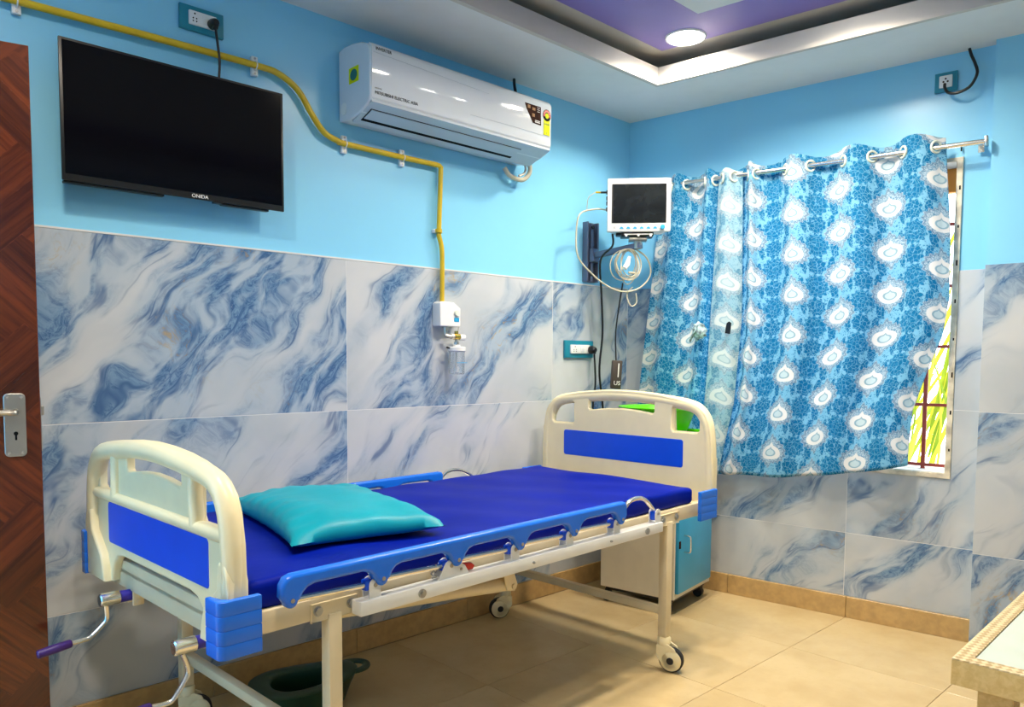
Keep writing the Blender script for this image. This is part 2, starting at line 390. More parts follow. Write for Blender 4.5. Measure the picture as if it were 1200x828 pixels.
M['knot'] = mat('blue_white_knotted_fabric', (.34, .50, .64), .8, noise=.8, nscale=55)
M['lilac'] = mat('lilac_tag', (.35, .33, .55), .5)
M['greybracket'] = mat('grey_steel_bracket', (.16, .18, .26), .35, .6)
M['knob'] = mat('sky_blue_knob', (.02, .33, .62), .35)
M['locker'] = mat('cream_locker_steel', (.74, .68, .54), .35, noise=.04)
M['lockerdoor'] = mat('sky_blue_locker_door', (.03, .36, .66), .35, noise=.04)
M['green'] = mat('lime_green_plastic', (.11, .62, .005), .3, noise=.04)
M['darkgreen'] = mat('dark_green_plastic', (.008, .045, .022), .4)
M['wicker'] = wickermat()
M['tablewood'] = woodmat('pale_oak_veneer', (.68, .48, .19), (.80, .60, .28), .05)
M['glass'] = mat('pale_green_glass', (.66, .74, .66), .06, noise=.02, spec=.6)
M['wood'] = woodmat('red_brown_door_veneer', (.06, .011, .004), (.17, .032, .008))
M['curtain'] = curtainmat('teal_damask_fabric')
M['curtainpale'] = curtainmat('teal_damask_fabric_reverse', .62)
M['eyelet'] = mat('ivory_eyelet', (.72, .78, .68), .35)
M['frame'] = mat('cream_window_trim', (.66, .60, .48), .5, noise=.35, nscale=18)
M['orange'] = mat('orange_window_frame', (.75, .27, .03), .4)
M['grille'] = mat('dark_red_iron', (.34, .045, .028), .5)
M['jamb'] = mat('pale_window_jamb', (.62, .62, .58), .6)
M['diffuser'] = mat('led_diffuser', (1, 1, 1), .4, noise=0, emit=((1, .95, .86), 30))
def leafmat():
    m, t, b = newmat('yellow_green_palm_leaf')
    tc = nd(t, 'ShaderNodeTexCoord'); oi = nd(t, 'ShaderNodeObjectInfo')
    n = nd(t, 'ShaderNodeTexNoise', {'Vector': tc.outputs['Object'], 'Scale': 7., 'Detail': 4.}).outputs[0]
    c = mixc(t, ramp(t, math_(t, 'ADD', math_(t, 'MULTIPLY', n, .5), math_(t, 'MULTIPLY', oi.outputs['Random'], .5)), .25, .75), (.16, .24, .01), (.66, .58, .03))
    t.links.new(c, b.inputs['Base Color']); b.inputs['Roughness'].default_value = .5
    tr = nd(t, 'ShaderNodeBsdfTranslucent', {'Color': c}); mx = nd(t, 'ShaderNodeMixShader', {0: .4, 1: b.outputs[0], 2: tr.outputs[0]})
    out = [q for q in t.nodes if q.type == 'OUTPUT_MATERIAL'][0]; t.links.new(mx.outputs[0], out.inputs[0])
    return m
M['leaf'] = leafmat()

# ------------------------------------------------------------------ the room
WWM = Matrix(((math.sin(PHI), -math.cos(PHI), 0, 0), (-math.cos(PHI), -math.sin(PHI), 0, 0), (0, 0, 1, 0), (0, 0, 0, 1)))
WWROT = -math.pi/2+PHI          # object rotation that turns local +x along the window wall, local -y into the room
def ww(t, off, z=0): return Vector((t*math.sin(PHI)-off*math.cos(PHI), -t*math.cos(PHI)-off*math.sin(PHI), z))
XL, YN = -3.80, -3.55           # left wall, wall behind the camera
ZC = 2.65                       # upper ceiling of the tray

wall_b = struct(MB().box((XL, .006, 0), (.4, .16, 2.8)).obj('wall_back', M['paint']))
def tile_piece(poly, parent, name='wall_tile', th=.009, mt='marble', xy=None, bev=.0012):
    x0 = min(q[0] for q in poly); z0 = min(q[1] for q in poly)
    mb = MB().plate([(q[0]-x0, q[1]-z0) for q in poly], th=th, bev=bev, M=XZ, res=1)
    o = mb.obj(name, M[mt], parent, 20); o.location = (x0, 0, z0); return o
G = .0009
def rect(x0, x1, z0, z1): return [(x0+G, z0+G), (x1-G, z0+G), (x1-G, z1-G), (x0+G, z1-G)]
xs = [-4.212, -3.012, -1.812, -.612, .0]
rows = [(.10, .402), (.402, 1.002), (1.002, 1.602)]
for (z0, z1) in rows:
    for a, b in zip(xs, xs[1:]): o = tile_piece(rect(max(a, XL+.01), b, z0, z1), wall_b); o.location.y = .0045
o = MB().box((XL, .0005, .1), (0, .0065, 1.6)).obj('grout_bed', M['grout'], wall_b)
MB().box((XL, -.001, ZT), (0, .0062, ZT+.006)).obj('dado_edge', M['grout'], wall_b)

# the window wall: pier and wall with the window opening, in local wall coordinates (x along, -y into the room)
WT0, WT1, WZ0, WZ1 = .33, 1.612, .722, 2.07
mb = MB(); D = .18
mb.box((-.05, .006, 0), (WT0, D, 2.8)); mb.box((WT1, .006, 0), (3.8, D, 2.8)); mb.box((WT0, .006, 0), (WT1, D, WZ0)); mb.box((WT0, .006, WZ1), (WT1, D, 2.8))
wall_r = struct(mb.obj('wall_right', M['paint'])); wall_r.rotation_euler.z = WWROT
PT = 1.728
pieces = [rect(0, 1.2, .10, .402), rect(1.2, PT, .10, .402), rect(0, 1.2, .402, WZ0), rect(0, WT0, WZ0, 1.002), rect(0, WT0, 1.002, ZT),
          [(1.2+G, .402+G), (PT, .402+G), (PT, 1.002-G), (WT1+.012, 1.002-G), (WT1+.012, WZ0), (1.2+G, WZ0)], rect(WT1+.012, PT, 1.002, ZT)]
for q in pieces: o = tile_piece(q, wall_r); o.location.y = .0045
mb = MB(); mb.box((0, .0005, .1), (WT0, .0065, 1.6)); mb.box((WT0, .0005, .1), (WT1+.012, .0065, WZ0-.002)); mb.box((WT1+.012, .0005, .1), (PT, .0065, 1.6)); mb.obj('grout_bed', M['grout'], wall_r)
MB().box((PT+.004, -.055, 0), (3.8, .01, 2.8)).obj('pier', M['paint'], wall_r)
for (z0, z1) in ((0, .402), (.402, 1.002), (1.002, 1.612)):
    for a, b in ((PT, 2.6), (2.6, 3.79)): o = tile_piece(rect(a, b, z0, z1), wall_r); o.location.y = -.0605
MB().box((PT+.001, -.0645, 0), (3.79, -.054, 1.61)).obj('grout_bed', M['grout'], wall_r)
MB().box((PT+.001, -.064, 0), (PT+.004, -.05, 1.61)).obj('tile_edge', M['grout'], wall_r)

# walls that the camera does not see: left wall with the doorway the open door belongs to, and the wall behind
mb = MB(); mb.box((XL-.15, -.10, 0), (XL, .16, 2.8)); mb.box((XL-.15, YN-.15, 0), (XL, -1.0, 2.8)); mb.box((XL-.15, -1.0, 2.1), (XL, -.10, 2.8))
wl = struct(mb.obj('wall_left', M['paint']))
struct(MB().box((XL-1.2, -1.8, 0), (XL-1.1, .6, 2.8)).obj('wall_corridor', M['paint']))
struct(MB().box((XL, YN-.15, 0), (1.0, YN, 2.8)).obj('wall_front', M['paint']))

mb = MB(); mb.box((XL-.005, YN, .1), (XL+.008, -1.0, ZT)); mb.obj('marble_dado', M['marble'], wl)
wfr = bpy.data.objects['wall_front']; MB().box((XL, YN-.005, .1), (1.0, YN+.008, ZT)).obj('marble_dado', M['marble'], wfr)

# floor: beige tiles on a grout bed
fl = struct(MB().box((XL-1.2, YN-.15, -.08), (1.1, .6, -.0035)).obj('floor', M['floorgrout']))
TS = .5947; tmesh = MB().box((.0009, .0009, -.010), (TS-.0009, TS-.0009, 0), .0008, 1).mesh('floor_tile', M['floor'])
for i in range(-5, 3):
    for j in range(-4, 2):
        o = link('floor_tile', tmesh, fl); o.location = (-1.0024+i*TS, -1.205+j*TS, 0); o.rotation_euler.z = 0

# skirting in short lengths
bb = struct(MB().box((XL, -.006, 0), (0, .002, .098)).obj('baseboard_back', M['floorgrout']))
x = -.0; k = 0
while x > XL:
    x0 = max(x-TS, XL); MB().box((x0+.0008, -.014, 0), (x-.0008, 0, .1), .0015, 1).obj('skirting_tile', M['skirt'], bb); x = x0
br = struct(MB().box((0, -.006, 0), (PT-.002, .002, .098)).obj('baseboard_right', M['floorgrout'])); br.rotation_euler.z = WWROT
for a, b in ((.012, .03), (.03, .63), (.63, 1.215), (1.215, PT-.002)):
    MB().box((a+.0008, -.014, 0), (b-.0008, 0, .1), .0015, 1).obj('skirting_tile', M['skirt'], br)

# ceiling: false ceiling ring, fascia, cove and raised violet panel
ox = lambda y, d: -d/math.cos(PHI)-y*math.tan(PHI)         # x of a line parallel to the window wall, d in front of it
def ringpoly(z0, z1, outer, inner):
    n = len(outer); vs = [(x_, y_, z) for z in (z0, z1) for x_, y_ in outer+inner]; fs = []
    for i in range(n):
        j = (i+1) % n
        fs += [(i, j, n+j, n+i), (2*n+i, 3*n+i, 3*n+j, 2*n+j), (i, 2*n+i, 2*n+j, j), (n+i, n+j, 3*n+j, 3*n+i)]
    return vs, fs
YB, YF, XB = -.46, -3.05, -3.25
def trayring(d): return [(XB-d, YB+d), (ox(YB+d, .444-d)+0, YB+d), (ox(YF-d, .444-d), YF-d), (XB-d, YF-d)]
outer = [(XL-.1, .1), (.15, .1), (1.0, YN-.1), (XL-.1, YN-.1)]
mb = MB(); mb.add(*ringpoly(H, H+.02, outer, trayring(.012)))
ce = struct(mb.obj('ceiling', M['ceil']))
MB().plate(trayring(.022), [trayring(0)], .08).obj('fascia', M['cove'], ce).location = (0, 0, H+.036)  # darker colour imitates a fascia dimmer than the lamps make it
up = MB(); q = trayring(.6); up.add([(x_, y_, z) for z in (ZC, ZC+.05) for x_, y_ in [(XL-.1, .1), (.5, .1), (1.0, YN-.1), (XL-.1, YN-.1)]], [(0, 1, 2, 3), (4, 5, 6, 7), (0, 1, 5, 4), (1, 2, 6, 5), (2, 3, 7, 6), (3, 0, 4, 7)])
up.obj('upper_ceiling', M['cove'], ce)
pr = trayring(-.055); pr = [(x_, y_) for x_, y_ in pr]
MB().plate(pr, th=.008).obj('violet_panel', M['purple'], ce).location = (0, 0, ZC-.003)
cb = [(-2.5, -.90), (-.735, -.90), (ox(-2.6, .84), -2.6), (-2.5, -2.6)]
MB().plate(cb, th=.05).obj('dropped_box', M['ceil'], ce).location = (0, 0, ZC-.025)

for i, (x, y, z) in enumerate(LAMPS):
    lab = ['round ceiling downlight on the violet panel, in the corner of the ceiling tray', 'round ceiling downlight in the raised tray, away from its corner lamp'][min(i, 1)]
    t = thing('ceiling_downlight', lab, 'ceiling light', (x, y, z), 0, 'ceiling downlights' if i else None)
    zz = -.002 if z > 2.62 else 0
    mb = MB(); mb.lathe([(.080, -.004), (.082, -.007), (.088, -.006), (.091, -.002), (.091, .0), (.080, .0)], 32, T(0, 0, zz), False); mb.obj('bezel', M['white'], t)
    mb = MB(); mb.lathe([(.081, -.0045), (.081, -.001)], 32, T(0, 0, zz)); mb.obj('diffuser', M['diffuser'], t)
    l = bpy.data.lights.new('downlight_lamp', 'AREA'); l.shape = 'DISK'; l.size = .13; l.energy = LAMP_W; l.spread = R(150); l.color = (1, .86, .66)
    lo = link('downlight_lamp', l, t); lo.location = (0, 0, -.02)

# ------------------------------------------------------------------ window, grille, garden
wf = MB()
wf.plate(rect(WT0-.02, WT1+.014, WZ0-.022, WZ1+.01), [rect(WT0+.006, WT1-.010, WZ0, WZ1-.006)], .014, .002, XZ)
win = struct(wf.obj('window_1', M['frame'])); win.rotation_euler.z = WWROT
mb = MB(); mb.box((WT0, 0, WZ0-.01), (WT1, D+.02, WZ0+.004)); mb.obj('sill', M['jamb'], win)
mb = MB(); mb.box((WT0, .004, WZ0), (WT0+.006, D, WZ1)); mb.box((WT1-.008, .004, WZ0), (WT1, D, WZ1)); mb.box((WT0, .004, WZ1-.006), (WT1, D, WZ1)); mb.obj('jamb_lining', M['jamb'], win)
mb = MB()
mb.box((WT0+.006, .13, WZ1-.11), (WT1-.008, .17, WZ1-.006), .003, 1); mb.obj('sash_frame', M['orange'], win)
mb = MB()
for k in range(9):
    zk = WZ0+.1+.16*k
    mb.box((WT1+.001, -.0085, zk), (WT1+.007, -.0072, zk+.011+.006*(k % 3)))
mb.obj('mortar_spots', M['print'], win)
gr = thing('window_grille', 'dark red iron window grille showing beside the curtain edge', 'window grille', tuple(ww(WT1, -.10, WZ0+.004)), WWROT)
L_ = WT1-WT0
for k in range(6):
    xk = -.115-.215*k
    if xk > -L_+.02: MB().box((xk-.008, -.008, 0), (xk+.008, .008, WZ1-WZ0-.012)).obj('vertical_bar', M['grille'], gr)
for zk in (.018, .29, .552, .82, 1.09): MB().box((-L_+.01, -.005, zk-.007), (-.012, .005, zk+.007)).obj('horizontal_bar', M['grille'], gr)

pl = thing('palm', 'yellow-green palm fronds outside the window behind the grille', 'palm', tuple(ww(1.60, -1.75, 0)), WWROT)
rnd = random.Random(3)
def blade(L, w):
    vs = []; fs = []; n = 7
    for i in range(n+1):
        s = i/n; ww_ = w*(math.sin(math.pi*min(1, .12+s*.88))**.7); zz = s*L; yy = -.25*L*s*s
        vs += [(-ww_/2, yy, zz), (0, yy+.15*ww_, zz), (ww_/2, yy, zz)]
    for i in range(n):
        for k in range(2): fs.append((3*i+k, 3*i+k+1, 3*i+4+k, 3*i+3+k))
    return MB().add(vs, fs).mesh('leaf', M['leaf'], 80)
bm_ = [blade(1.5, .026), blade(1.2, .02), blade(1.8, .03)]
for k in range(200):
    o = link('leaf', bm_[k % 3], pl); o.location = (rnd.uniform(-1.0, 1.0) if k < 140 else rnd.uniform(-1.7, -.75), rnd.uniform(-.1, .5), rnd.uniform(0, .75))  # the later leaves are added out of sight to green light through the curtain
    o.rotation_euler = (rnd.uniform(-.2, .15), rnd.uniform(.10, .55), rnd.uniform(-.9, .9))
for k in range(5):
    MB().tube(smooth([(-.1*k, .1, 0), (-.1*k+.05, .12, .7), (-.1*k+.25, .1, 1.6)], 5), .014, 8).obj('stem', M['leaf'], pl)

# ------------------------------------------------------------------ hospital bed (local x towards the head, y towards the tiled wall)
BED_C, BED_R = (-1.7673, -.5725, 0), .0370
bed = thing('hospital_bed', 'hospital bed with ivory end boards, blue panels, folded side rails and crank handles', 'bed', BED_C, BED_R)
def end_board(xc, dz, sgn):
    """sgn -1: foot board (outer face towards -x), +1: head board"""
    zs = lambda z: z+dz*min(1, max(0, (z-.66)/.015))
    half = [(.467, .562), (.467, .70), (.462, .80), (.448, .872), (.430, .908), (.398, .936), (.35, .954), (.28, .970), (.2, .982), (.1, .990), (0, .993)]
    arch = [(-.22, .650), (-.262, .642), (-.288, .622), (-.305, .594), (-.314, .562)]
    out = [(-y, z) for y, z in half]+[(y, z) for y, z in half[::-1][1:]]
    ring = out+[(-y, z) for y, z in arch[::-1]]+arch
    ring = [(y, zs(z)) for y, z in ring]
    hl = lambda s: [(s*y, z+dz) for y, z in [(.268, .838), (.276, .826), (.39, .826), (.402, .836), (.402, .876), (.388, .904), (.355, .920), (.282, .934), (.270, .926)]]
    hc = [(y, z+dz) for y, z in [(-.172, .896), (-.08, .907), (0, .911), (.08, .907), (.172, .896), (.180, .904), (.180, .944), (.17, .952), (.09, .960), (0, .964), (-.09, .960), (-.17, .952), (-.18, .944), (-.18, .904)]]
    mb = MB(); X = YZ.copy(); X.translation = (xc-sgn*.010, 0, 0)
    mb.plate(ring, [hl(1)[::-1], hl(-1), hc], .026, .006, X)
    tp = smooth([(-.442, .60), (-.442, .72), (-.436, .82), (-.418, .885), (-.372, .930), (-.27, .949), (-.12, .963), (0, .967), (.12, .963), (.27, .949), (.372, .930), (.418, .885), (.436, .82), (.442, .72), (.442, .60)], 6)
    mb.tube([(xc, q.x, zs(q.y)) for q in tp], .026, 14)
    mb.tube([(xc, y, .812+dz) for y in (-.43, -.2, 0, .2, .43)], .017, 12)
    for s in (-1, 1):
        X2 = YZ.copy(); X2.translation = (xc, 0, 0)
        mb.plate([(s*y, zs(z)) for y, z in [(.318, .562), (.466, .562), (.466, .72), (.452, .76), (.42, .76), (.41, .70), (.34, .64), (.325, .6)]][::s], th=.050 if sgn < 0 else .042, bev=.006, M=X2)
        mb.tube([(xc, s*.262, .815+dz), (xc, s*.258, .87+dz), (xc, s*.255, .945+dz)], .018, 12)
    o = mb.obj('end_board', M['plastic'], bed, 50)
    mb = MB(); mb.plate(rrect(-.328, .328, .675+dz, .794+dz, .012), th=.029, bev=.002, M=X); mb.obj('blue_panel', M['blue'], o)
    for s in (-1, 1):
        mb = MB(); xo = xc+sgn*(.056 if s < 0 else .034); xi = xc-sgn*(.042 if sgn < 0 else .143)
        if sgn > 0: xo = xc-.020
        ly = s*.490; iy = s*.474
        z0, z1 = .562+dz, .690+dz
        if sgn > 0: z0, z1 = .571, .688
        ye = s*.424 if s < 0 else s*.450
        rr = .018; cx_, cy_ = xo-sgn*rr, ly-s*rr
        arc = [(cx_+sgn*rr*math.sin(R(g)), cy_+s*rr*math.cos(R(g))) for g in range(0, 91, 15)]
        Lp = [(xi, iy), (xi, ly), (xo, ly), (xo, iy)] if sgn > 0 else [(xi, iy), (xi, ly)]+arc+[(xo, ye), (xo-sgn*.012, ye), (xo-sgn*.020, iy-s*.012), (xo-sgn*.032, iy)]
        for k in range(4):
            a = z0+(z1-z0)*k/4; b = z0+(z1-z0)*(k+1)/4
            mb.plate(Lp, th=b-a+.0008, bev=.0028, M=T(0, 0, (a+b)/2))
        mb.obj('corner_bumper', M['railblue'], o)
    return o
end_board(-1.004, 0, -1); end_board(1.058, .083, 1)
# frame
mb = MB()
for s in (-1, 1): mb.box((-.985, min(s*.445, s*.41), .580), (1.035, max(s*.445, s*.41), .634), .004)
for x in (-.965, -.72, -.35, 0, .35, .72, 1.012): mb.box((x-.02, -.412, .584), (x+.02, .412, .625), .003)
mb.box((-.985, -.40, .545), (-.955, .40, .60), .003)
fr = mb.obj('frame', M['cream'], bed)
mb = MB()
for a, b in ((-.96, -.36), (-.34, .18), (.2, .95)): mb.box((a, -.41, .626), (b, .41, .632), .001, 1)
mb.obj('deck', M['cream'], bed)
for sx in (-1, 1):
    for sy in (-1, 1):
        x, y = sx*.749, sy*.435
        lg = MB().box((x-.019, y-.019, .136), (x+.019, y+.019, .59), .004).obj('leg', M['cream'], bed)
        mb = MB().box((x-.065, y+sy*.0095, .578), (x+.065, y+sy*.0145, .622), .002)
        mb.obj('leg_plate', M['cream'], lg)
        for dx in (-.047, .047):
            mb = MB(); mb.cyl((x+dx, y+sy*.0145, .603), (x+dx, y+sy*.021, .603), .010, 6); mb.cyl((x+dx, y+sy*.0145, .603), (x+dx, y+sy*.016, .603), .013, 12)
            mb.obj('bolt', M['bolt'], lg)
        # caster, swivelled differently on every leg
        ang = {(1, -1): -72, (1, 1): 150, (-1, 1): -20, (-1, -1): 200}[(sx, sy)]
        CM = T(x, y, 0) @ Matrix.Rotation(R(ang), 4, 'Z')
        mb = MB(); mb.lathe([(.022, .136), (.026, .130), (.026, .108), (.02, .100)], 18, T(x, y, 0))
        hs = [(-.026, .104), (.02, .112), (.045, .098), (.050, .088), (.028, .088), (.012, .075), (.052, .030), (.046, .018), (.03, .014), (.012, .02), (-.010, .04), (-.026, .066)]
        for s in (-1, 1): mb.plate(hs if s > 0 else hs, th=.007, bev=.002, M=CM @ T(0, s*.0195, 0) @ XZ)
        mb.box((-.024, -.018, .085), (.012, .018, .11), .004, 2, CM)
        ca = mb.obj('caster', M['plastic'], lg)
        WM = CM @ T(.030, 0, .048) @ Matrix.Rotation(R(90), 4, 'X')
        MB().lathe([(.030, -.015), (.041, -.015), (.048, -.009), (.048, .009), (.041, .015), (.030, .015)], 28, WM).obj('tyre', M['rubber'], ca)
        mb = MB(); mb.lathe([(.0, -.023), (.034, -.023), (.0415, -.018), (.0415, .018), (.034, .023), (.0, .023)], 28, WM, False); mb.obj('wheel_disc', M['plastic'], ca)
        mb = MB(); mb.lathe([(.0, -.0265), (.012, -.0265), (.014, -.024), (.014, .024), (.012, .0265), (.0, .0265)], 18, WM, False); mb.obj('hub', M['rubber'], ca)
for sx in (-1, 1): MB().box((sx*.749-.014, -.417, .222), (sx*.749+.014, .417, .252), .003).obj('cross_bar', M['cream'], bed)
# mattress
def mattress():
    nx, ny = 72, 34; x0, x1, y0, y1, z0, z1, r = -.965, .945, -.435, .42, .633, .702, .018
    rn = random.Random(5); vs = []; fs = []
    def hz(x, y):
        return .0035*math.sin(x*9+1.3*math.sin(y*7))*math.sin(y*6+.6)+.0018*math.sin(x*23+y*11)
    b = bmesh.new(); bmesh.ops.create_cube(b, size=1)
    for v in b.verts: v.co = Vector((x0+(v.co.x+.5)*(x1-x0), y0+(v.co.y+.5)*(y1-y0), z0+(v.co.z+.5)*(z1-z0)))
    bmesh.ops.bevel(b, geom=list(b.edges), offset=r, segments=4, affect='EDGES', profile=.5)
    for k in range(1, nx): bmesh.ops.bisect_plane(b, geom=b.verts[:]+b.edges[:]+b.faces[:], plane_co=(x0+(x1-x0)*k/nx, 0, 0), plane_no=(1, 0, 0))
    for k in range(1, ny): bmesh.ops.bisect_plane(b, geom=b.verts[:]+b.edges[:]+b.faces[:], plane_co=(0, y0+(y1-y0)*k/ny, 0), plane_no=(0, 1, 0))
    for v in b.verts:
        f = max(0, (v.co.z-z0)/(z1-z0)); v.co.z += hz(v.co.x, v.co.y)*f
        if abs(v.co.y-y0) < .02: v.co.y += .002*math.sin(v.co.x*31)
    return MB().bm(b)
ma = mattress().obj('mattress', M['mattress'], bed, 60)
# side rails, folded down beside the mattress
def side_rail(s):
    y0 = s*.487
    pins = [-.893+.253*k for k in range(6)]
    zt, zb = .722, .690
    bot = []
    for k, px in enumerate(pins):
        w = .017; last = k == 5; first = k == 0
        pl_ = []
        if not first: pl_ += [(px-.060, zb), (px-.042, zb-.005), (px-.030, zb-.016), (px-.022, zb-.030)]
        pl_ += [(px+w*math.cos(R(a)), .660+w*math.sin(R(a))) for a in range(190, 351, 20)]
        if not last: pl_ += [(px+.022, zb-.030), (px+.030, zb-.016), (px+.042, zb-.005), (px+.060, zb)]
        bot += pl_
    xa, xb = pins[0]-.027, pins[5]+.027
    ring = [(xa, .668), (xa, .655)] if 0 else []
    ring = [(xa, .672)]+bot+[(xb, .672), (xb, zt-.016), (xb-.006, zt-.004), (xb-.018, zt), (xa+.03, zt), (xa+.012, zt-.006), (xa+.002, zt-.022)]
    X = XZ.copy(); X.translation = (0, y0, 0)
    mb = MB().plate(ring, th=.030, bev=.009, M=X, res=3)
    rl = mb.obj('side_rail', M['railblue'], bed, 60)
    for px in pins: MB().cyl((px, y0-.0165, .662), (px, y0+.0165, .662), .0055, 10).obj('pin', M['bolt'], rl)
    ub = MB().box((-.705, min(s*.455, s*.497), .577), (.632, max(s*.455, s*.497), .614), .003).obj('rail_bar', M['whitem'], bed)
    for bx_ in (-.514, -.08, .31, .527):
        mb = MB(); rr = .012 if bx_ in (-.514, .527) else .004
        mb.cyl((bx_, s*.497, .596), (bx_, s*.5015, .596), rr, 14); mb.cyl((bx_, s*.497, .596), (bx_, s*.505, .596), rr*.55, 6)
        mb.obj('bolt', M['bolt'], ub)
    for k, px in enumerate(pins):
        bx_ = px+.236
        mb = MB()
        if k == 1:
            prof = [(bx_-.045, .612), (bx_-.045, .618), (bx_-.018, .658), (bx_-.006, .664), (bx_+.012, .663), (bx_+.05, .640), (bx_+.062, .622), (bx_+.062, .612)]
        else:
            prof = [(bx_-.017, .612), (bx_-.017, .645)]+[(bx_+.017*math.cos(R(a)), .647+.017*math.sin(R(a))) for a in range(160, 19, -20)]+[(bx_+.017, .645), (bx_+.017, .612)]
        for dy in (-.014, .014):
            X = XZ.copy(); X.translation = (0, s*.474+dy, 0); mb.plate(prof, th=.003, M=X)
        bk = mb.obj('rail_bracket', M['whitem'], bed)
        mb = MB(); mb.cyl((bx_, s*.474-.018, .647), (bx_, s*.474+.018, .647), .0055, 10)
        if k == 1: mb.cyl((bx_+.036, s*.474-.018, .632), (bx_+.036, s*.474+.018, .632), .004, 10)
        mb.obj('bolt', M['steel'], bk)
        mb = MB()
        if k < 5: mb.box((bx_-.026, s*.474-.011, .634), (bx_-.004, s*.474+.011, .662), .004)
        else: mb.box((bx_-.016, s*.474-.011, .622), (bx_+.006, s*.474+.011, .655), .004)
        mb.obj('hinge_block', M['blue'], bk)
        yk = s*.474
        if k < 5: pts = [(px, y0, .660), (px+.05, (y0+yk)/2, .656), (bx_, yk, .647)]
        else: pts = smooth([(px, y0, .660), (px+.022, y0, .690), (px+.060, y0, .716), (px+.12, y0, .719), (px+.175, (y0+yk)/2, .698), (bx_-.01, yk, .660), (bx_, yk, .645)], 6)
        MB().tube(pts, .0078, 10).obj('rail_rod', M['chrome'], bed)
        if k == 1:
            mb = MB(); mb.plate([(bx_+.035, .628), (bx_+.05, .642), (bx_+.085, .638), (bx_+.098, .628), (bx_+.09, .618), (bx_+.05, .616)], th=.012, bev=.003, M=T(0, yk, 0) @ XZ); mb.obj('release_lever', M['red'], bed)
            mb = MB(); mb.tube([(bx_-.05+.006*math.sin(a*.9), yk+.008*math.cos(a*.9), .618+.0022*a) for a in range(18)], .0025, 6); mb.obj('spring', M['steel'], bed)
side_rail(-1); side_rail(1)
# crank gear
def crank(y, pts, xh):
    z = .533
    sh = MB().tube([(-1.012, y, z), (-.80, y, z-.002), (-.62, y, z-.015)], .0165, 14).obj('crank_shaft', M['violet'], bed)
    MB().tube([(-.62, y, z-.015), (-.2, y, z-.055), (.075, y, z-.085)], .022, 14).obj('screw_tube', M['cream'], bed)
    mb = MB()
    for dy in (-.022, .022): mb.box((-.985, y+dy-.004, .505), (-.955, y+dy+.004, .60), .002)
    mb.cyl((-.97, y-.03, z-.018), (-.97, y+.03, z-.018), .006, 10); mb.obj('hanger', M['cream'], bed)
    mb = MB()
    for dy in (-.026, .026): mb.plate([(.02, z-.09), (.055, z-.10), (.07, z-.08), (.02, .585), (-.02, .585)], th=.005, M=T(0, y+dy, 0) @ XZ)
    mb.cyl((.05, y-.034, z-.083), (.05, y+.034, z-.083), .009, 10); mb.obj('link_plate', M['cream'], bed)
    cr = MB().cyl((-1.066, y, z), (-1.012, y, z), .0185, 20, bev=.003).obj('crank_sleeve', M['chrome'], bed)
    MB().tube(smooth(pts, 6), .0062, 10).obj('crank_arm', M['chrome'], cr)
    a = Vector(pts[-1]); b = Vector(xh)
    MB().tube([a+(b-a)*q for q in (0, .04, .5, .96, 1)], [.009, .0115, .0125, .0115, .008], 14).obj('crank_grip', M['grip'], cr)
crank(.24, [(-1.049, .24, .522), (-1.048, .24, .479), (-1.060, .24, .462), (-1.090, .24, .437), (-1.110, .24, .433), (-1.138, .24, .432)], (-1.222, .24, .422))
crank(-.26, [(-1.044, -.26, .515), (-1.032, -.26, .475), (-1.038, -.26, .452), (-1.066, -.26, .414), (-1.085, -.26, .407), (-1.118, -.26, .410)], (-1.202, -.26, .404))

# pillow on the mattress
def pillow():
    n = 40; Lx, Ly, Hh = .228, .342, .070; vs = []; fs = []
    def pt(u, v, s):
        e = max(0., (1-abs(u)**3)*(1-abs(v)**3))**.42
        pin = 1-.10*(1-abs(u)**2)*abs(v)**3; pin2 = 1-.12*(1-abs(v)**2)*abs(u)**3
        x = u*Lx*pin2; y = v*Ly*pin
        rim = (abs(u)**5+abs(v)**5)
        wr = .007*math.sin(17*u+9*v*u)*abs(v)**3*e+.009*math.sin(24*v-6*u*v+1)*abs(u)**3*e+.004*math.sin(6*u+4*v)*e
        z = (.066*e if s > 0 else -.024*min(1, e*1.3))+wr*(1 if s > 0 else .2)
        return (x, y, z)
    for s in (1, -1):
        b0 = len(vs)
        for i in range(n+1):
            for j in range(n+1): vs.append(pt(-1+2*i/n, -1+2*j/n, s))
        for i in range(n):
            for j in range(n): fs.append((b0+i*(n+1)+j, b0+(i+1)*(n+1)+j, b0+(i+1)*(n+1)+j+1, b0+i*(n+1)+j+1))
    mb = MB().add(vs, fs); b = bmesh.new(); me = bpy.data.meshes.new('p'); me.from_pydata(mb.v, [], mb.f); b.from_mesh(me)
    bmesh.ops.remove_doubles(b, verts=b.verts, dist=.0004)
    return MB().bm(b)
pil = pillow().obj('pillow', M['pillow'], None, 80); tag(pil, 'plump teal vinyl pillow lying on the dark blue mattress', 'pillow')
ca_, sa_ = math.cos(BED_R), math.sin(BED_R)
pil.location = (BED_C[0]+ca_*(-.478), BED_C[1]+sa_*(-.478), .7285); pil.rotation_euler = (0, 0, BED_R+R(-12))

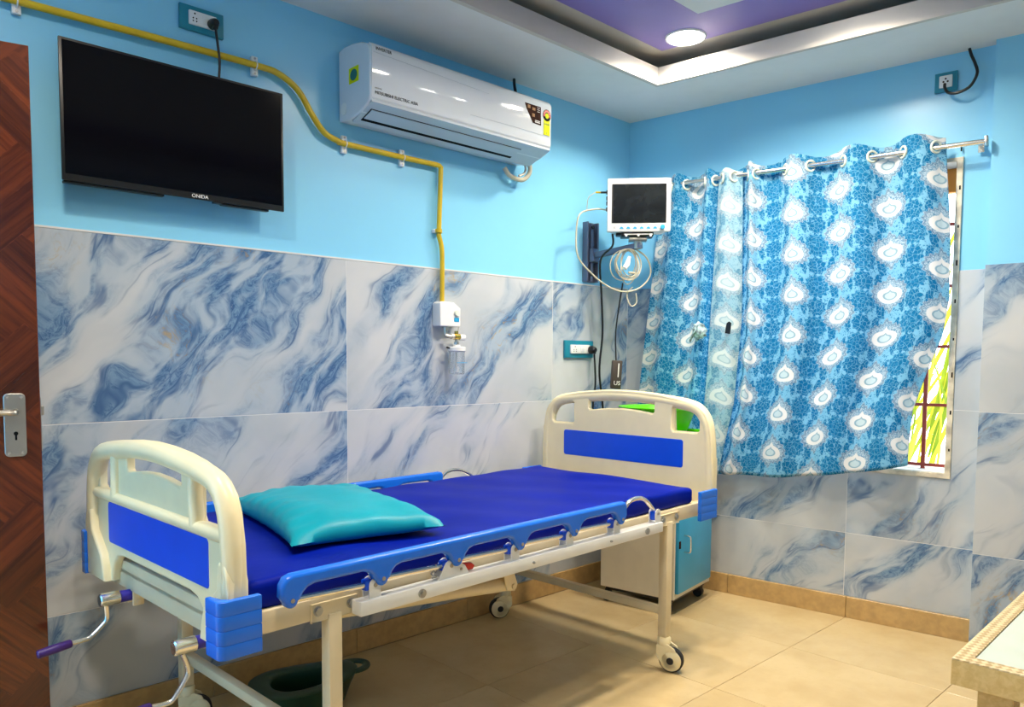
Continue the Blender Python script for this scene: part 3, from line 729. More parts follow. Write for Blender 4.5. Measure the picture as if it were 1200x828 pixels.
# ------------------------------------------------------------------ door leaf, open against the tiled wall
def door():
    hx, hy = -3.722, -.070; ang = math.atan2(-.247+.070, -2.942+3.722); L = .80; Hd = 2.04; th = .034
    o = MB().box((0, -th/2, .008), (L, th/2, Hd), .001, 1).obj('door_1', M['wood']); struct(o)
    o.location = (hx, hy, 0); o.rotation_euler.z = ang
    # herringbone veneer
    w = .085; n = 4; Lp = w*n
    def clip(poly):
        for ax, val, sg in ((0, .001, 1), (0, L-.001, -1), (1, .009, 1), (1, Hd-.001, -1)):
            outp = []
            for i in range(len(poly)):
                a, b = poly[i-1], poly[i]; da = (a[ax]-val)*sg; db = (b[ax]-val)*sg
                if (da >= 0) != (db >= 0):
                    k = da/(da-db); outp.append((a[0]+(b[0]-a[0])*k, a[1]+(b[1]-a[1])*k))
                if db >= 0: outp.append(b)
            poly = outp
            if not poly: break
        return poly
    c, s = math.cos(R(-45)), math.sin(R(-45))
    cnt = 0
    for i in range(-24, 40):
        for j in range(-12, 14):
            # herringbone: horizontal piece and vertical piece, stepped
            for kind in (0, 1):
                x0 = i*w+j*2*Lp*0; bx_, by_ = i*w+j*(Lp*2), i*w
                if kind == 0: r_ = [(bx_, by_), (bx_+Lp, by_), (bx_+Lp, by_+w), (bx_, by_+w)]
                else: r_ = [(bx_+Lp, by_+w-Lp), (bx_+Lp+w, by_+w-Lp), (bx_+Lp+w, by_+w), (bx_+Lp, by_+w)]
                q = [(c*x_-s*y_+.35, s*x_+c*y_+1.0) for x_, y_ in r_]
                q = clip(q)
                if len(q) < 3: continue
                ar = abs(sum(q[k-1][0]*q[k][1]-q[k][0]*q[k-1][1] for k in range(len(q))))/2
                if ar < 2e-4: continue
                cx, cz = sum(v[0] for v in q)/len(q), sum(v[1] for v in q)/len(q)
                # grain runs along the piece: build it rotated, then turn the object
                ra = R(-45) if kind == 0 else R(45); c2, s2 = math.cos(-ra), math.sin(-ra)
                ql = [(c2*(x_-cx)-s2*(z_-cz), s2*(x_-cx)+c2*(z_-cz)) for x_, z_ in q]
                # shrink a hair for the joints
                ql = [(x_*(1-.0016/max(.01, math.hypot(x_, z_))), z_*(1-.0016/max(.01, math.hypot(x_, z_)))) for x_, z_ in ql]
                vs = [(x_, yy, z_) for yy in (-.0009, .0009) for x_, z_ in ql]; m = len(ql)
                fs = [tuple(range(m)), tuple(range(m, 2*m))]+[(k, (k+1) % m, m+(k+1) % m, m+k) for k in range(m)]
                pc = MB().add(vs, fs).obj('veneer_strip', M['wood'], o, 20); pc.location = (cx, -th/2, cz); pc.rotation_euler = (0, -ra, 0); cnt += 1
    y = -th/2-.001
    mb = MB(); mb.plate(rrect(.715, .766, .940, 1.112, .012), th=.006, bev=.002, M=T(0, y-.003, 0) @ XZ)
    hp = mb.obj('handle_plate', M['steel'], o)
    MB().tube(smooth([(.742, y-.006, 1.062), (.742, y-.035, 1.062), (.735, y-.045, 1.062), (.70, y-.047, 1.062), (.635, y-.045, 1.064)], 5), [.009]*5+[.0085]*16, 10).obj('lever', M['steel'], hp)
    mb = MB(); mb.cyl((.742, y-.0055, 1.003), (.742, y-.0068, 1.003), .0055, 12); mb.box((.7395, y-.0068, .985), (.7445, y-.0055, 1.0)); mb.obj('keyhole', M['print'], hp)
    mb = MB()
    for x_ in (.725, .756):
        for z_ in (.95, 1.102): mb.cyl((x_, y-.0055, z_), (x_, y-.0078, z_), .004, 10)
    mb.obj('screw', M['chrome'], hp)
    mb = MB(); mb.box((L-.0005, -.011, .95), (L+.002, .011, 1.10), .001, 1); mb.box((L, -.006, 1.05), (L+.009, .006, 1.075), .002); mb.obj('latch', M['steel'], o)
door()

# ------------------------------------------------------------------ television
tv = thing('television', 'flat black television screwed to the blue wall above the tiles', 'television', (-2.475, -.005, 1.737))
w, h = .355, .416
MB().box((-w, -.080, 0), (w, -.070, h), .002).obj('cabinet', M['black'], tv)
MB().box((-.26, -.072, .03), (.26, -.018, .34), .012).obj('back_cover', M['black'], tv)
MB().box((-.15, -.020, .12), (.15, .0075, .30), .003).obj('wall_mount', M['greybracket'], tv)
MB().box((-w+.008, -.0812, .020), (w-.008, -.0795, h-.008)).obj('screen', M['screen'], tv)
MB().text('ONIDA', .017, T(.052, -.0816, .004) @ XZ, align='CENTER').obj('logo', M['white'], tv)
for a, b in ((-.35, -.06), (.13, .30)): MB().box((a, -.072, -.006), (b, -.05, .001), .002).obj('speaker_strip', M['black'], tv)
MB().box((.10, -.078, -.004), (.13, -.06, .001)).obj('infrared_sensor', M['black'], tv)

# ------------------------------------------------------------------ air conditioner
ac = thing('air_conditioner', 'white split air conditioner with yellow stickers on the blue wall', 'air conditioner', (-1.352, 0, 2.12))
aw = .488
prof = [(0, .012), (0, .278), (-.04, .285), (-.1, .282), (-.16, .272), (-.2, .256), (-.216, .236), (-.2175, .21), (-.2175, .068), (-.212, .050), (-.196, .036), (-.150, .018), (-.095, .006), (-.05, .004)]
mb = MB(); mb.plate(prof, th=2*aw, bev=.006, M=YZ); body = mb.obj('body', M['acwhite'], ac, 40)
fp = [(-.2, .262), (-.215, .252), (-.2235, .236), (-.2190, .062), (-.2165, .058), (-.2145, .062), (-.213, .236)]
MB().plate(fp, th=2*aw-.012, bev=.001, M=YZ).obj('front_panel', M['acwhite'], ac, 40)
def slope(s, d=.0):   # point on the sloping underside, s 0 front .. 1 back
    a = Vector((-.206, .046)); b = Vector((-.085, .003)); n = Vector((-.33, -.94)); q = a+(b-a)*s+n*d; return (q.x, q.y)
ux0, ux1 = -aw+.03, aw-.155
def slab(x0, x1, s0, s1, d0, d1):
    q = [slope(s0, d0), slope(s1, d0), slope(s1, d1), slope(s0, d1)]
    vs = [(x, a, b) for x in (x0, x1) for a, b in q]
    return MB().add(vs, [(0, 1, 2, 3), (4, 5, 6, 7), (0, 1, 5, 4), (1, 2, 6, 5), (2, 3, 7, 6), (3, 0, 4, 7)])
slab(-aw+.008, aw-.008, -.08, 1.02, -.004, .0075).obj('outlet_trim', M['acgrey'], ac)
slab(ux0, ux1, .235, .84, .006, .0085).obj('outlet_gap', M['print'], ac)
slab(ux0+.004, ux1-.004, .255, .70, .006, .0115).obj('louvre', M['acgrey'], ac)
fyz = lambda z: -.2242+.0045*(.236-z)/.174
fy = -.2226
MB().text('INVERTER', .016, T(-aw+.022, fyz(.236), .232) @ XZ).obj('lettering', M['print'], ac)
MB().text('MITSUBISHI ELECTRIC ASIA', .0165, T(-aw+.02, fyz(.080), .073) @ XZ).obj('lettering', M['print'], ac)
MB().text('INVERTER', .007, T(-aw+.02, fyz(.094), .092) @ XZ).obj('lettering', M['greyprint'], ac)
mb = MB(); mb.tube([(-aw+.012, fyz(.222), .222), (-.2, fyz(.214), .214), (.1, fyz(.205), .205)], .0007, 5); mb.tube([(.0, fyz(.098), .098), (.25, fyz(.102), .102), (aw-.01, fyz(.1), .100)], .0008, 5); mb.obj('panel_crease', M['acgrey'], ac)
mb = MB(); mb.box((aw-.055, fy-.0004, .105), (aw-.016, fy+.001, .175)); st = mb.obj('rating_label', M['stickery'], ac)
mb = MB(); mb.cyl((aw-.036, fy-.001, .193), (aw-.036, fy+.001, .193), .026, 28); mb.obj('rating_dial', M['print'], ac)
mb = MB()
for k in range(7):
    a = R(-10+200*k/6); mb.cyl((aw-.036+.018*math.cos(a), fy-.0018, .193+.018*math.sin(a)), (aw-.036+.018*math.cos(a), fy, .193+.018*math.sin(a)), .0052, 10)
mb.obj('dial_star', M['red'], ac)
MB().cyl((aw-.036, fy-.0022, .190), (aw-.036, fy, .190), .0115, 18).obj('dial_centre', M['stickery'], ac)
mb = MB(); mb.text('5 STAR', .010, T(aw-.036, fy-.0006, .150) @ XZ, align='CENTER'); mb.text('3', .012, T(aw-.036, fy-.0006, .110) @ XZ, align='CENTER'); mb.obj('label_print', M['stickerg'], ac)
MB().plate([(aw-.185, .236), (aw-.075, .222), (aw-.073, .140), (aw-.125, .142), (aw-.14, .165), (aw-.165, .195)][::-1], th=.001, M=T(0, fy, 0) @ XZ).obj('promotional_sticker', M['brown'], ac)
mb = MB()
for k, (x, z, a, b) in enumerate([(-.150, .208, .008, .007), (-.120, .203, .009, .006), (-.122, .176, .008, .007)]): mb.box((aw+x-a, fy-.0012, z-b), (aw+x+a, fy, z+b))
mb.obj('sticker_picture', M['tan'], ac)
mb = MB()
for k in range(3): mb.box((aw-.098, fy-.0012, .195+.0085*k), (aw-.082, fy, .1972+.0085*k))
mb.box((aw-.112, fy-.0012, .147), (aw-.080, fy, .151)); mb.box((aw-.112, fy-.0012, .154), (aw-.080, fy, .157)); mb.obj('sticker_text', M['white'], ac)
mb = MB(); mb.plate([(-.142, .150), (-.076, .150), (-.076, .208), (-.142, .208)], th=.001, M=T(-aw-.0006, 0, -.015) @ YZ); mb.obj('side_sticker', M['stickery'], ac)
mb = MB(); mb.plate([(-.109+.024*math.cos(a*.3), .164+.021*math.sin(a*.3)) for a in range(21)], th=.001, M=T(-aw-.0012, 0, 0) @ YZ); mb.obj('sticker_emblem', M['stickerg'], ac)
mb = MB(); mb.plate(rrect(-.055, -.020, .03, .075, .014), th=.002, M=T(-aw-.0006, 0, 0) @ YZ); mb.obj('side_cap', M['white'], ac)
mb = MB(); mb.tube(smooth([(.47, -.06, .03), (.505, -.06, .012), (.508, -.055, -.03), (.47, -.045, -.062), (.40, -.04, -.055), (.37, -.03, -.02)], 6), .011, 10); mb.obj('refrigerant_pipe', M['wire'], ac)
mb = MB(); mb.tube(smooth([(.475, -.05, .03), (.49, -.05, -.005), (.485, -.045, -.03), (.455, -.04, -.045)], 6), .006, 8); mb.obj('drain_hose', M['steel'], ac)
cb_ = tag(MB().tube(smooth([(-.925, -.06, 2.40), (-.925, -.045, 2.45), (-.925, -.035, 2.49), (-.922, -.03, 2.517)], 5), .007, 8).obj('cable', M['black']), 'short black cable from air conditioner top to ceiling', 'cable')

# ------------------------------------------------------------------ yellow oxygen pipe, clamps, outlet
pts = [(-3.79, -.02, 2.238), (-2.918, -.02, 2.243), (-2.484, -.02, 2.249), (-2.188, -.02, 2.251), (-2.10, -.02, 2.243), (-2.025, -.02, 2.203), (-1.968, -.02, 2.128), (-1.918, -.02, 2.073), (-1.86, -.02, 2.052), (-1.823, -.02, 2.047), (-1.547, -.02, 2.045), (-1.372, -.02, 2.046)]
pts2 = [(-1.372, -.02, 2.046), (-1.358, -.02, 2.044), (-1.351, -.02, 2.036), (-1.350, -.02, 2.02), (-1.360, -.02, 1.77), (-1.358, -.02, 1.74), (-1.343, -.02, 1.67), (-1.343, -.02, 1.45)]
pipe = thing('oxygen_pipe', 'yellow painted oxygen pipe clipped along the blue wall', 'pipe', (-1.343, 0, 1.45))
off = Vector((-1.343, 0, 1.45))
MB().tube([q-off for q in smooth(pts, 8)], .0115, 12).obj('horizontal_run', M['yellow'], pipe)
MB().tube([q-off for q in smooth(pts2, 6)], .0105, 12).obj('vertical_drop', M['yellow'], pipe)
for (x, z) in ((-2.918, 2.243), (-2.188, 2.251), (-1.823, 2.047), (-1.547, 2.045)):
    mb = MB(); mb.box((-.012, -.012, -.034), (.012, .005, .034), .003); mb.tube([(0, -.006-.026*math.sin(R(a)), .0165*math.cos(R(a))) for a in range(0, 181, 20)], .0022, 8, ry=.0022)
    o = mb.obj('pipe_clip', M['white'], pipe); o.location = Vector((x, 0, z))-off
    mb = MB()
    for s in (-1, 1): mb.cyl((0, -.0118, s*.026), (0, -.0145, s*.026), .004, 10)
    mb.obj('clip_screw', M['bolt'], o)
mb = MB(); mb.box((-.02, -.016, -.008), (.02, .005, .008), .002); o = mb.obj('pipe_clip', M['white'], pipe); o.location = Vector((-1.362, 0, 1.765))-off
mb = MB(); mb.cyl((-1.362, -.02, 1.757), (-1.362, -.02, 1.773), .016, 14); q = mb.obj('pipe_collar', M['yellow'], pipe); q.location = -off

ob = thing('oxygen_outlet', 'white oxygen outlet box with brass valve on the marble tiles', 'oxygen outlet', (-1.322, 0, 1.352))
MB().plate([(-.060, .004), (-.056, 0), (.052, 0), (.056, .004), (.056, .082), (.018, .106), (-.05, .108), (-.060, .100)], th=.056, bev=.005, M=T(0, -.028, 0) @ XZ).obj('box', M['white'], ob)
mb = MB(); mb.cyl((.032, -.056, .060), (.032, -.066, .060), .014, 18, bev=.002); mb.obj('button', M['eyelet'], ob)
mb = MB(); mb.plate(rrect(.018, .046, .022, .040, .003), th=.001, M=T(0, -.0566, 0) @ XZ); mb.obj('tag', M['knob'], ob)
mb = MB(); mb.cyl((-.012, -.035, .002), (-.012, -.035, -.016), .015, 14); mb.tube(smooth([(-.014, -.035, -.016), (-.014, -.037, -.036), (-.004, -.045, -.043), (.012, -.05, -.043)], 5), .0085, 10); mb.cyl((.006, -.05, -.043), (.024, -.05, -.043), .012, 6); mb.obj('elbow', M['steel'], ob)
mb = MB(); mb.cyl((.022, -.05, -.043), (.052, -.05, -.043), .0135, 14); mb.cyl((.036, -.05, -.043), (.036, -.05, -.018), .009, 12); mb.obj('valve_body', M['brass'], ob)
mb = MB(); mb.cyl((.052, -.05, -.046), (.082, -.05, -.046), .014, 16, bev=.002); mb.obj('valve_knob', M['white'], ob)
mb = MB(); mb.cyl((.036, -.05, -.05), (.036, -.05, -.082), .007, 12); mb.cyl((.036, -.05, -.066), (.036, -.05, -.076), .012, 6); mb.obj('stem', M['steel'], ob)
hb = thing('humidifier_bottle', 'clear humidifier bottle with white lid hanging below oxygen valve', 'bottle', (-1.286, -.052, 1.143))
mb = MB(); mb.cyl((0, 0, .100), (0, 0, .122), .041, 24, bev=.004); mb.cyl((0, 0, .122), (0, 0, .130), .016, 14); mb.obj('lid', M['white'], hb)
mb = MB(); mb.lathe([(.0, 0), (.032, 0), (.035, .004), (.036, .100), (.0335, .100), (.0325, .006), (.0, .004)], 28, None, False); mb.obj('jar', M['clear'], hb)
mb = MB(); mb.cyl((0, 0, .012), (0, 0, .1), .003, 8); mb.cyl((0, 0, .010), (0, 0, .034), .008, 10); mb.obj('dip_tube', M['white'], hb)
mb = MB(); mb.box((-.030, -.0365, .05), (.03, -.0358, .0525)); mb.obj('level_mark', M['knob'], hb)
mb = MB(); mb.tube([(-.036, 0, .115), (-.048, 0, .116), (-.056, 0, .119)], .004, 8); mb.obj('nozzle', M['black'], hb)
ow = tag(MB().tube(smooth([(-1.272, -.03, 1.42), (-1.252, -.028, 1.41), (-1.258, -.03, 1.34), (-1.268, -.04, 1.315)], 6), .002, 6).obj('thin_wire', M['steel']), 'thin wire loop from oxygen box to its valve', 'wire')

# ------------------------------------------------------------------ sockets, plugs, cords
def socket(loc, w, h, iw, ih, label, rz=0, dx=0, holes=True):
    s = thing('wall_socket', label, 'socket', loc, rz)
    MB().box((-w/2, -.008, -h/2), (w/2, .006, h/2), .002).obj('surround', M['tealplate'], s)
    pl_ = MB().box((dx-iw/2, -.018, -ih/2), (dx+iw/2, -.007, ih/2), .003).obj('switch_plate', M['white'], s)
    if holes:
        mb = MB()
        for (a, b, r) in ((-.30, .28, .003), (-.36, -.05, .0025), (-.24, -.05, .0025), (-.36, -.25, .0025), (-.24, -.25, .0025)): mb.cyl((dx+a*iw, -.0181, b*ih), (dx+a*iw, -.0188, b*ih), r, 8)
        mb.obj('socket_hole', M['print'], pl_)
        MB().box((dx-.02*iw, -.021, -.3*ih), (dx+.14*iw, -.0175, .3*ih), .002).obj('rocker', M['white'], pl_)
    return s
s1 = socket((-2.373, -.0, 2.353), .149, .081, .094, .046, 'teal-edged white socket on blue wall above the television')
def plug(loc, label, r=.017):
    mb = MB(); mb.lathe([(.0, 0), (r, 0), (r*1.05, .012), (r*.8, .030), (r*.55, .036), (0, .036)], 16, Matrix.Rotation(R(90), 4, 'X'), False); mb.box((-.008, -.034, -.022), (.008, -.012, 0), .004)
    o = mb.obj('plug', M['black']); o.location = loc; return tag(o, label, 'plug')
plug((-2.343, -.019, 2.345), 'black plug in the socket above the television')
tag(MB().tube(smooth([(-2.343, -.046, 2.325), (-2.336, -.043, 2.28), (-2.330, -.043, 2.22), (-2.335, -.045, 2.152)], 6), .0045, 8).obj('cable', M['black']), 'black power cord hanging from socket down behind the television', 'cord')
s2 = socket((-.420, -.006, 1.265), .222, .090, .150, .046, 'wide teal-edged socket on the marble tiles beside the monitor cables')
plug((-.345, -.026, 1.262), 'black plug in the socket on the marble tiles', .021)
tag(MB().tube(smooth([(-.345, -.052, 1.24), (-.335, -.05, 1.17), (-.325, -.045, 1.08), (-.335, -.04, .98), (-.34, -.04, .80), (-.33, -.04, .55)], 6), .005, 8).obj('cable', M['black']), 'black power cord from tile socket down behind the bed', 'cord')
sp = ww(1.548, .003, 2.403)
s3 = socket(tuple(sp), .086, .080, .05, .05, 'small square teal-edged socket on window wall below the ceiling', WWROT, 0, False)
mb = MB()
for a in range(3): mb.cyl(((-.008, 0, .008)[a], -.018, (.0, .012, .0)[a]-.002), ((-.008, 0, .008)[a], -.0195, (.0, .012, .0)[a]-.002), .004, 8)
mb.obj('socket_hole', M['brown'], s3)
def wl3(t, off, z): return ww(t, off, z)
tag(MB().tube(smooth([wl3(1.545, .02, 2.392), wl3(1.548, .03, 2.372), wl3(1.565, .045, 2.345), wl3(1.60, .055, 2.335), wl3(1.645, .055, 2.352), wl3(1.668, .05, 2.40), wl3(1.658, .04, 2.445), wl3(1.642, .03, 2.485), wl3(1.632, .02, 2.517)], 7), .006, 10).obj('cable', M['black']), 'thick black cord looping from small socket up into the ceiling', 'cord')

# ------------------------------------------------------------------ patient monitor on its wall arm
mo = thing('patient_monitor', 'white patient monitor with dark screen on a wall arm', 'monitor', (-.346, -.33, 1.847), R(221-270))
# local: -y is the front (normal), x to the right as seen from the front
hw, hh = .156, .262
MB().box((-hw, 0, 0), (hw, .030, hh), .006).obj('front_bezel', M['white'], mo)
mb = MB(); b_ = bmesh.new(); bmesh.ops.create_cube(b_, size=1)
for v in b_.verts:
    k = .5-v.co.y; v.co = Vector((v.co.x*2*(hw-.004 if v.co.y < 0 else hw-.03), .029+(v.co.y+.5)*.10, (.004 if v.co.z < 0 else (hh-.004 if v.co.y < 0 else hh-.03))))
bmesh.ops.bevel(b_, geom=list(b_.edges), offset=.008, segments=2, affect='EDGES'); mb.bm(b_); mb.obj('housing', M['white'], mo)
MB().box((-hw+.022, -.002, .042), (hw-.022, .004, hh-.028), .001, 1).obj('screen_surround', M['black'], mo)
MB().box((-hw+.029, -.0028, .045), (hw-.024, .0, hh-.031)).obj('screen', M['monscreen'], mo)
for k in range(6):
    mb = MB(); x = -hw+.075+.033*k-.004
    mb.plate([(x-.010, .014), (x+.010, .014), (x+.008, .019), (x+.003, .024), (x-.003, .024), (x-.008, .019)], th=.002, M=T(0, -.001, 0) @ XZ); mb.obj('button', M['knob'], mo)
mb = MB(); mb.text('X', .016, T(-hw+.036, -.0005, .014) @ XZ, align='CENTER'); mb.obj('alarm_mark', M['greyprint'], mo)
MB().cyl((hw-.040, 0, .020), (hw-.040, -.016, .020), .0115, 20, bev=.002).obj('dial_knob', M['knob'], mo)
MB().cyl((hw-.037, 0, hh-.012), (hw-.037, -.002, hh-.012), .003, 10).obj('indicator', M['print'], mo)
mb = MB()
for z in (.205, .175, .15, .12): mb.box((-hw+.006, .045, z-.008), (-hw-.0035, .065, z+.008), .001, 1)
mb.obj('connector_port', M['black'], mo)
mb = MB(); mb.cyl((-hw-.002, .055, .205), (-hw-.032, .055, .205), .005, 10); mb.obj('connector', M['black'], mo)
mb = MB(); mb.cyl((-hw-.032, .055, .205), (-hw-.058, .055, .206), .0045, 10); mb.obj('connector_sleeve', M['yellow'], mo)
arm = thing('monitor_arm', 'grey steel wall bracket and arm carrying the patient monitor', 'wall bracket', (-.338, 0, 1.62))
mb = MB(); mb.box((-.046, -.030, 0), (-.036, .005, .31), .001, 1); mb.box((.036, -.030, 0), (.046, .005, .31), .001, 1); mb.box((-.04, -.006, 0), (.04, .005, .31)); mb.box((-.010, -.024, .005), (.010, -.004, .305), .002); mb.obj('wall_channel', M['greybracket'], arm)
mb = MB(); mb.cyl((0, -.03, .285), (0, -.006, .285), .010, 10); mb.cyl((0, -.03, .04), (0, -.006, .04), .010, 10); mb.obj('bolt', M['black'], arm)
mp_ = Vector((-.346, -.33, 1.847)); nrm = Vector((math.cos(R(221)), math.sin(R(221)), 0)); piv = mp_-nrm*.06-Vector((-.338, 0, 1.62))
a0 = Vector((0, -.03, .135)); a1 = Vector((piv.x, piv.y, .165))
mb = MB(); d_ = (a1-a0); q = d_.to_track_quat('X', 'Z').to_matrix().to_4x4(); q.translation = a0
mb.box((-.01, -.018, -.014), (d_.length+.02, .018, .014), .003, 2, q); mb.box((-.03, -.03, -.035), (.02, .03, .035), .004, 2, q); mb.obj('arm', M['greybracket'], arm)
mb = MB(); z_ = piv.z
PM = T(piv.x, piv.y, 0) @ Matrix.Rotation(R(221-270), 4, 'Z')
mb.cyl((piv.x, piv.y, .150), (piv.x, piv.y, .200), .020, 16); mb.box((-.045, -.03, .188), (.045, .04, .204), .003, 2, PM); mb.obj('pivot', M['steel'], arm)
mb = MB(); mb.box((-.085, -.045, .208), (.075, .055, .2265), .003, 2, PM); mb.box((-.11, -.03, .214), (-.06, .03, .2265), .003, 2, PM); mb.obj('tilt_plate', M['black'], arm)
mb = MB(); mb.box((-.07, -.051, .213), (.07, -.0445, .2185), .001, 1, PM)
for k in (-.06, 0, .06): mb.cyl(PM @ Vector((k, -.044, .210)), PM @ Vector((k, -.054, .210)), .006, 10)
mb.obj('clamp_bar', M['whitem'], arm)

# cables of the monitor
def cable(pts, r, m_, label, cat='cable', n=7, name='cable'):
    return tag(MB().tube(smooth(pts, n), r, 8).obj(name, M[m_]), label, cat)
ml = Matrix.Rotation(R(221-270), 4, 'Z'); ml.translation = mp_
c1 = ml @ Vector((-hw-.005, .055, .118)); c2 = ml @ Vector((-hw-.06, .055, .206))
cable([c1, c1+Vector((-.045, .03, .002)), (-.56, -.13, 1.93), (-.575, -.12, 1.83), (-.57, -.13, 1.72), (-.50, -.16, 1.64), (-.42, -.20, 1.58), (-.35, -.25, 1.555), (-.27, -.29, 1.58), (-.215, -.31, 1.65), (-.235, -.30, 1.73), (-.30, -.27, 1.775)], .0042, 'wire', 'cream lead from monitor side hanging in a wide loop below the arm')
cable([c2, c2+Vector((-.03, .02, -.03)), c2+Vector((-.03, .03, -.09)), (-.555, -.15, 1.94)], .002, 'wire', 'very thin lead on the yellow monitor connector')
co = thing('cable_coil', 'bundle of thin cream cables coiled under the monitor arm', 'cable coil', (-.33, -.25, 1.60))
rn = random.Random(11)
for k in range(7):
    a, b = rn.uniform(.04, .085), rn.uniform(.06, .088); ph = rn.uniform(-.3, .3); cx, cz = rn.uniform(-.02, .02), .168-b
    dirx = Vector((.72, -.69, 0)); dn = Vector((.69, .72, 0))
    pts_ = [dirx*(a*math.cos(t_)*math.cos(ph)-b*math.sin(t_)*math.sin(ph)*.3+cx)+dn*(.012*math.sin(2*t_+k)+rn.uniform(-.01, .01)*0+.004*k-.014)+Vector((0, 0, cz+b*math.sin(t_))) for t_ in [2*math.pi*i/26 for i in range(26)]]
    MB().tube(pts_, .0028, 6, closed=True).obj('coil_loop', M['wire'], co)
MB().tube(smooth([(.02, -.02, -.02), (.0, 0, -.06), (.015, -.015, -.115), (.04, -.03, -.10), (.035, -.03, -.05)], 6), .0035, 6).obj('hanging_end', M['wire'], co)
mb = MB(); mb.tube([(-.035, -.01, .07), (-.02, -.015, .09), (-.008, -.02, .13)], [.013, .014, .008], 10); mb.obj('sensor_plug', M['white'], co)
mb = MB(); mb.box((-.02, -.03, .045), (.05, -.02, .055), .003); mb.obj('cable_tie', M['wire'], co)
bx_ = ml @ Vector((-hw+.03, .07, .0))
cable([bx_, bx_+Vector((.0, .0, -.06)), (-.385, -.12, 1.72), (-.35, -.10, 1.55), (-.325, -.09, 1.35), (-.335, -.08, 1.15), (-.29, -.07, .95), (-.28, -.06, .7), (-.28, -.05, .4)], .0055, 'black', 'long black cable from the monitor down behind the bed head', 'cord')
ad = MB().box((-.026, -.019, 0), (.026, .019, .145), .006).obj('power_adapter', M['adapter']); tag(ad, 'dark brown power adapter hanging on its cord above bed head', 'adapter'); ad.location = (-.375, -.22, 1.063); ad.rotation_euler = (0, R(3), R(-44))
mb = MB()
mb.text('US', .03, T(.004, -.0195, .02) @ XZ, align='CENTER'); mb.box((.005, -.0196, .06), (.010, -.019, .13)); mb.obj('adapter_print', M['whitem'], ad)
cable([(-.372, -.22, 1.207), (-.365, -.21, 1.35), (-.35, -.22, 1.50), (-.345, -.235, 1.60)], .004, 'black', 'thin black cord the dark adapter hangs from', 'cord')

# ------------------------------------------------------------------ curtains, rod
rod = thing('curtain_rod', 'chrome curtain rod across the top of the window', 'curtain rod', tuple(ww(.96, .09, 2.115)), WWROT)
r0, r1 = .13-.96, 1.715-.96
MB().cyl((r0, 0, .012), (r1, 0, -.006), .0105, 16).obj('tube', M['chrome'], rod)
MB().box((r1-.004, -.014, -.026), (r1+.010, .014, .014), .003).obj('finial', M['chrome'], rod)
mb = MB()
for x in (r0+.03, r1-.025): mb.box((x-.006, -.006, -.012), (x+.006, .09, 0), .001, 1); mb.box((x-.012, .075, -.03), (x+.012, .0835, .02), .001, 1)
mb.obj('rod_bracket', M['chrome'], rod)

def curtain(name, label, left, right, bottom, rings, A, base, mt, nu=150, nz=70, u0=0., ztop=2.165, topf=None, phase0=0):
    """left/right: (z, t) tables; bottom: (a, z); rings: t of the eyelets at rod height"""
    zr = 2.115
    lt, rt = interp(left, zr), interp(right, zr)
    ks = [((t-lt)/(rt-lt), i) for i, t in enumerate(rings)]
    sp = (ks[-1][0]-ks[0][0])/max(1, len(ks)-1)
    tab = [(ks[0][0]-sp*8, -8)]+ks+[(ks[-1][0]+sp*8, len(ks)-1+8)]
    th = thing(name, label, 'curtain', tuple(ww(0, base, 0)), WWROT, None)
    vs = []; uvs = []; fs = []
    # arc length at the rod
    def offs(a, z):
        k = interp(tab, a); s = math.sin(math.pi*(k+phase0)); amp = A*(1-.22*(zr-z))
        s = math.copysign(abs(s)**.8, s)
        drift = .012*math.sin(5*a+2.2*(zr-z))*(zr-z)
        return amp*s+drift
    arc = [0]
    for i in range(nu):
        a0, a1 = i/nu, (i+1)/nu; arc.append(arc[-1]+math.hypot((rt-lt)/nu, offs(a1, zr)-offs(a0, zr)))
    for i in range(nu+1):
        a = i/nu; zb = interp(bottom, a)
        for j in range(nz+1):
            q = j/nz; zt = ztop+.012*math.sin(math.pi*interp(tab, a)+.5)
            z = zt+(zb-zt)*q
            l, r_ = interp(left, z), interp(right, z)
            t = l+(r_-l)*a; o = offs(a, z)
            vs.append((t, -o, z)); uvs.append((u0+arc[i], 2.165-(zt-z)*1.0))
    for i in range(nu):
        for j in range(nz):
            p = i*(nz+1)+j; fs.append((p, p+1, p+nz+2, p+nz+1))
    me = bpy.data.meshes.new('cloth'); me.from_pydata(vs, [], fs); uvl = me.uv_layers.new(name='UVMap')
    for l in me.loops: uvl.data[l.index].uv = uvs[l.vertex_index]
    me.materials.append(M[mt]); me.polygons.foreach_set('use_smooth', [True]*len(me.polygons)); me.update()
    c = link('cloth', me, th)
    sol = c.modifiers.new('thickness', 'SOLIDIFY'); sol.thickness = .0012
    for t in rings:
        a = (t-lt)/(rt-lt); e = .004; o0, o1 = offs(a-e, zr), offs(a+e, zr)
        d = Vector(((rt-lt)*2*e, -(o1-o0), 0)).normalized(); up_ = Vector((0, 0, 1)); c0 = Vector((t, -offs(a, zr), zr))
        MB().tube([c0+d*.0235*math.cos(g)+up_*.0235*math.sin(g) for g in [2*math.pi*i/24 for i in range(24)]], .0052, 8, closed=True).obj('eyelet', M['eyelet'], th)
    return th
curtain('curtain', 'broad teal damask curtain with white medallions hanging right of the pale folded edge',
        [(.6, .555), (1.0, .650), (1.4, .672), (1.725, .665), (2.2, .655)], [(.6, 1.470), (.85, 1.474), (1.0, 1.484), (1.19, 1.54), (1.32, 1.585), (1.476, 1.604), (1.75, 1.598), (2.2, 1.562)],
        [(0, .628), (.4, .645), (.78, .706), (1, .755)], [.718, .760, .898, 1.016, 1.160, 1.283, 1.407, 1.535], .028, .09, 'curtain', 190, 80, 0, phase0=0)
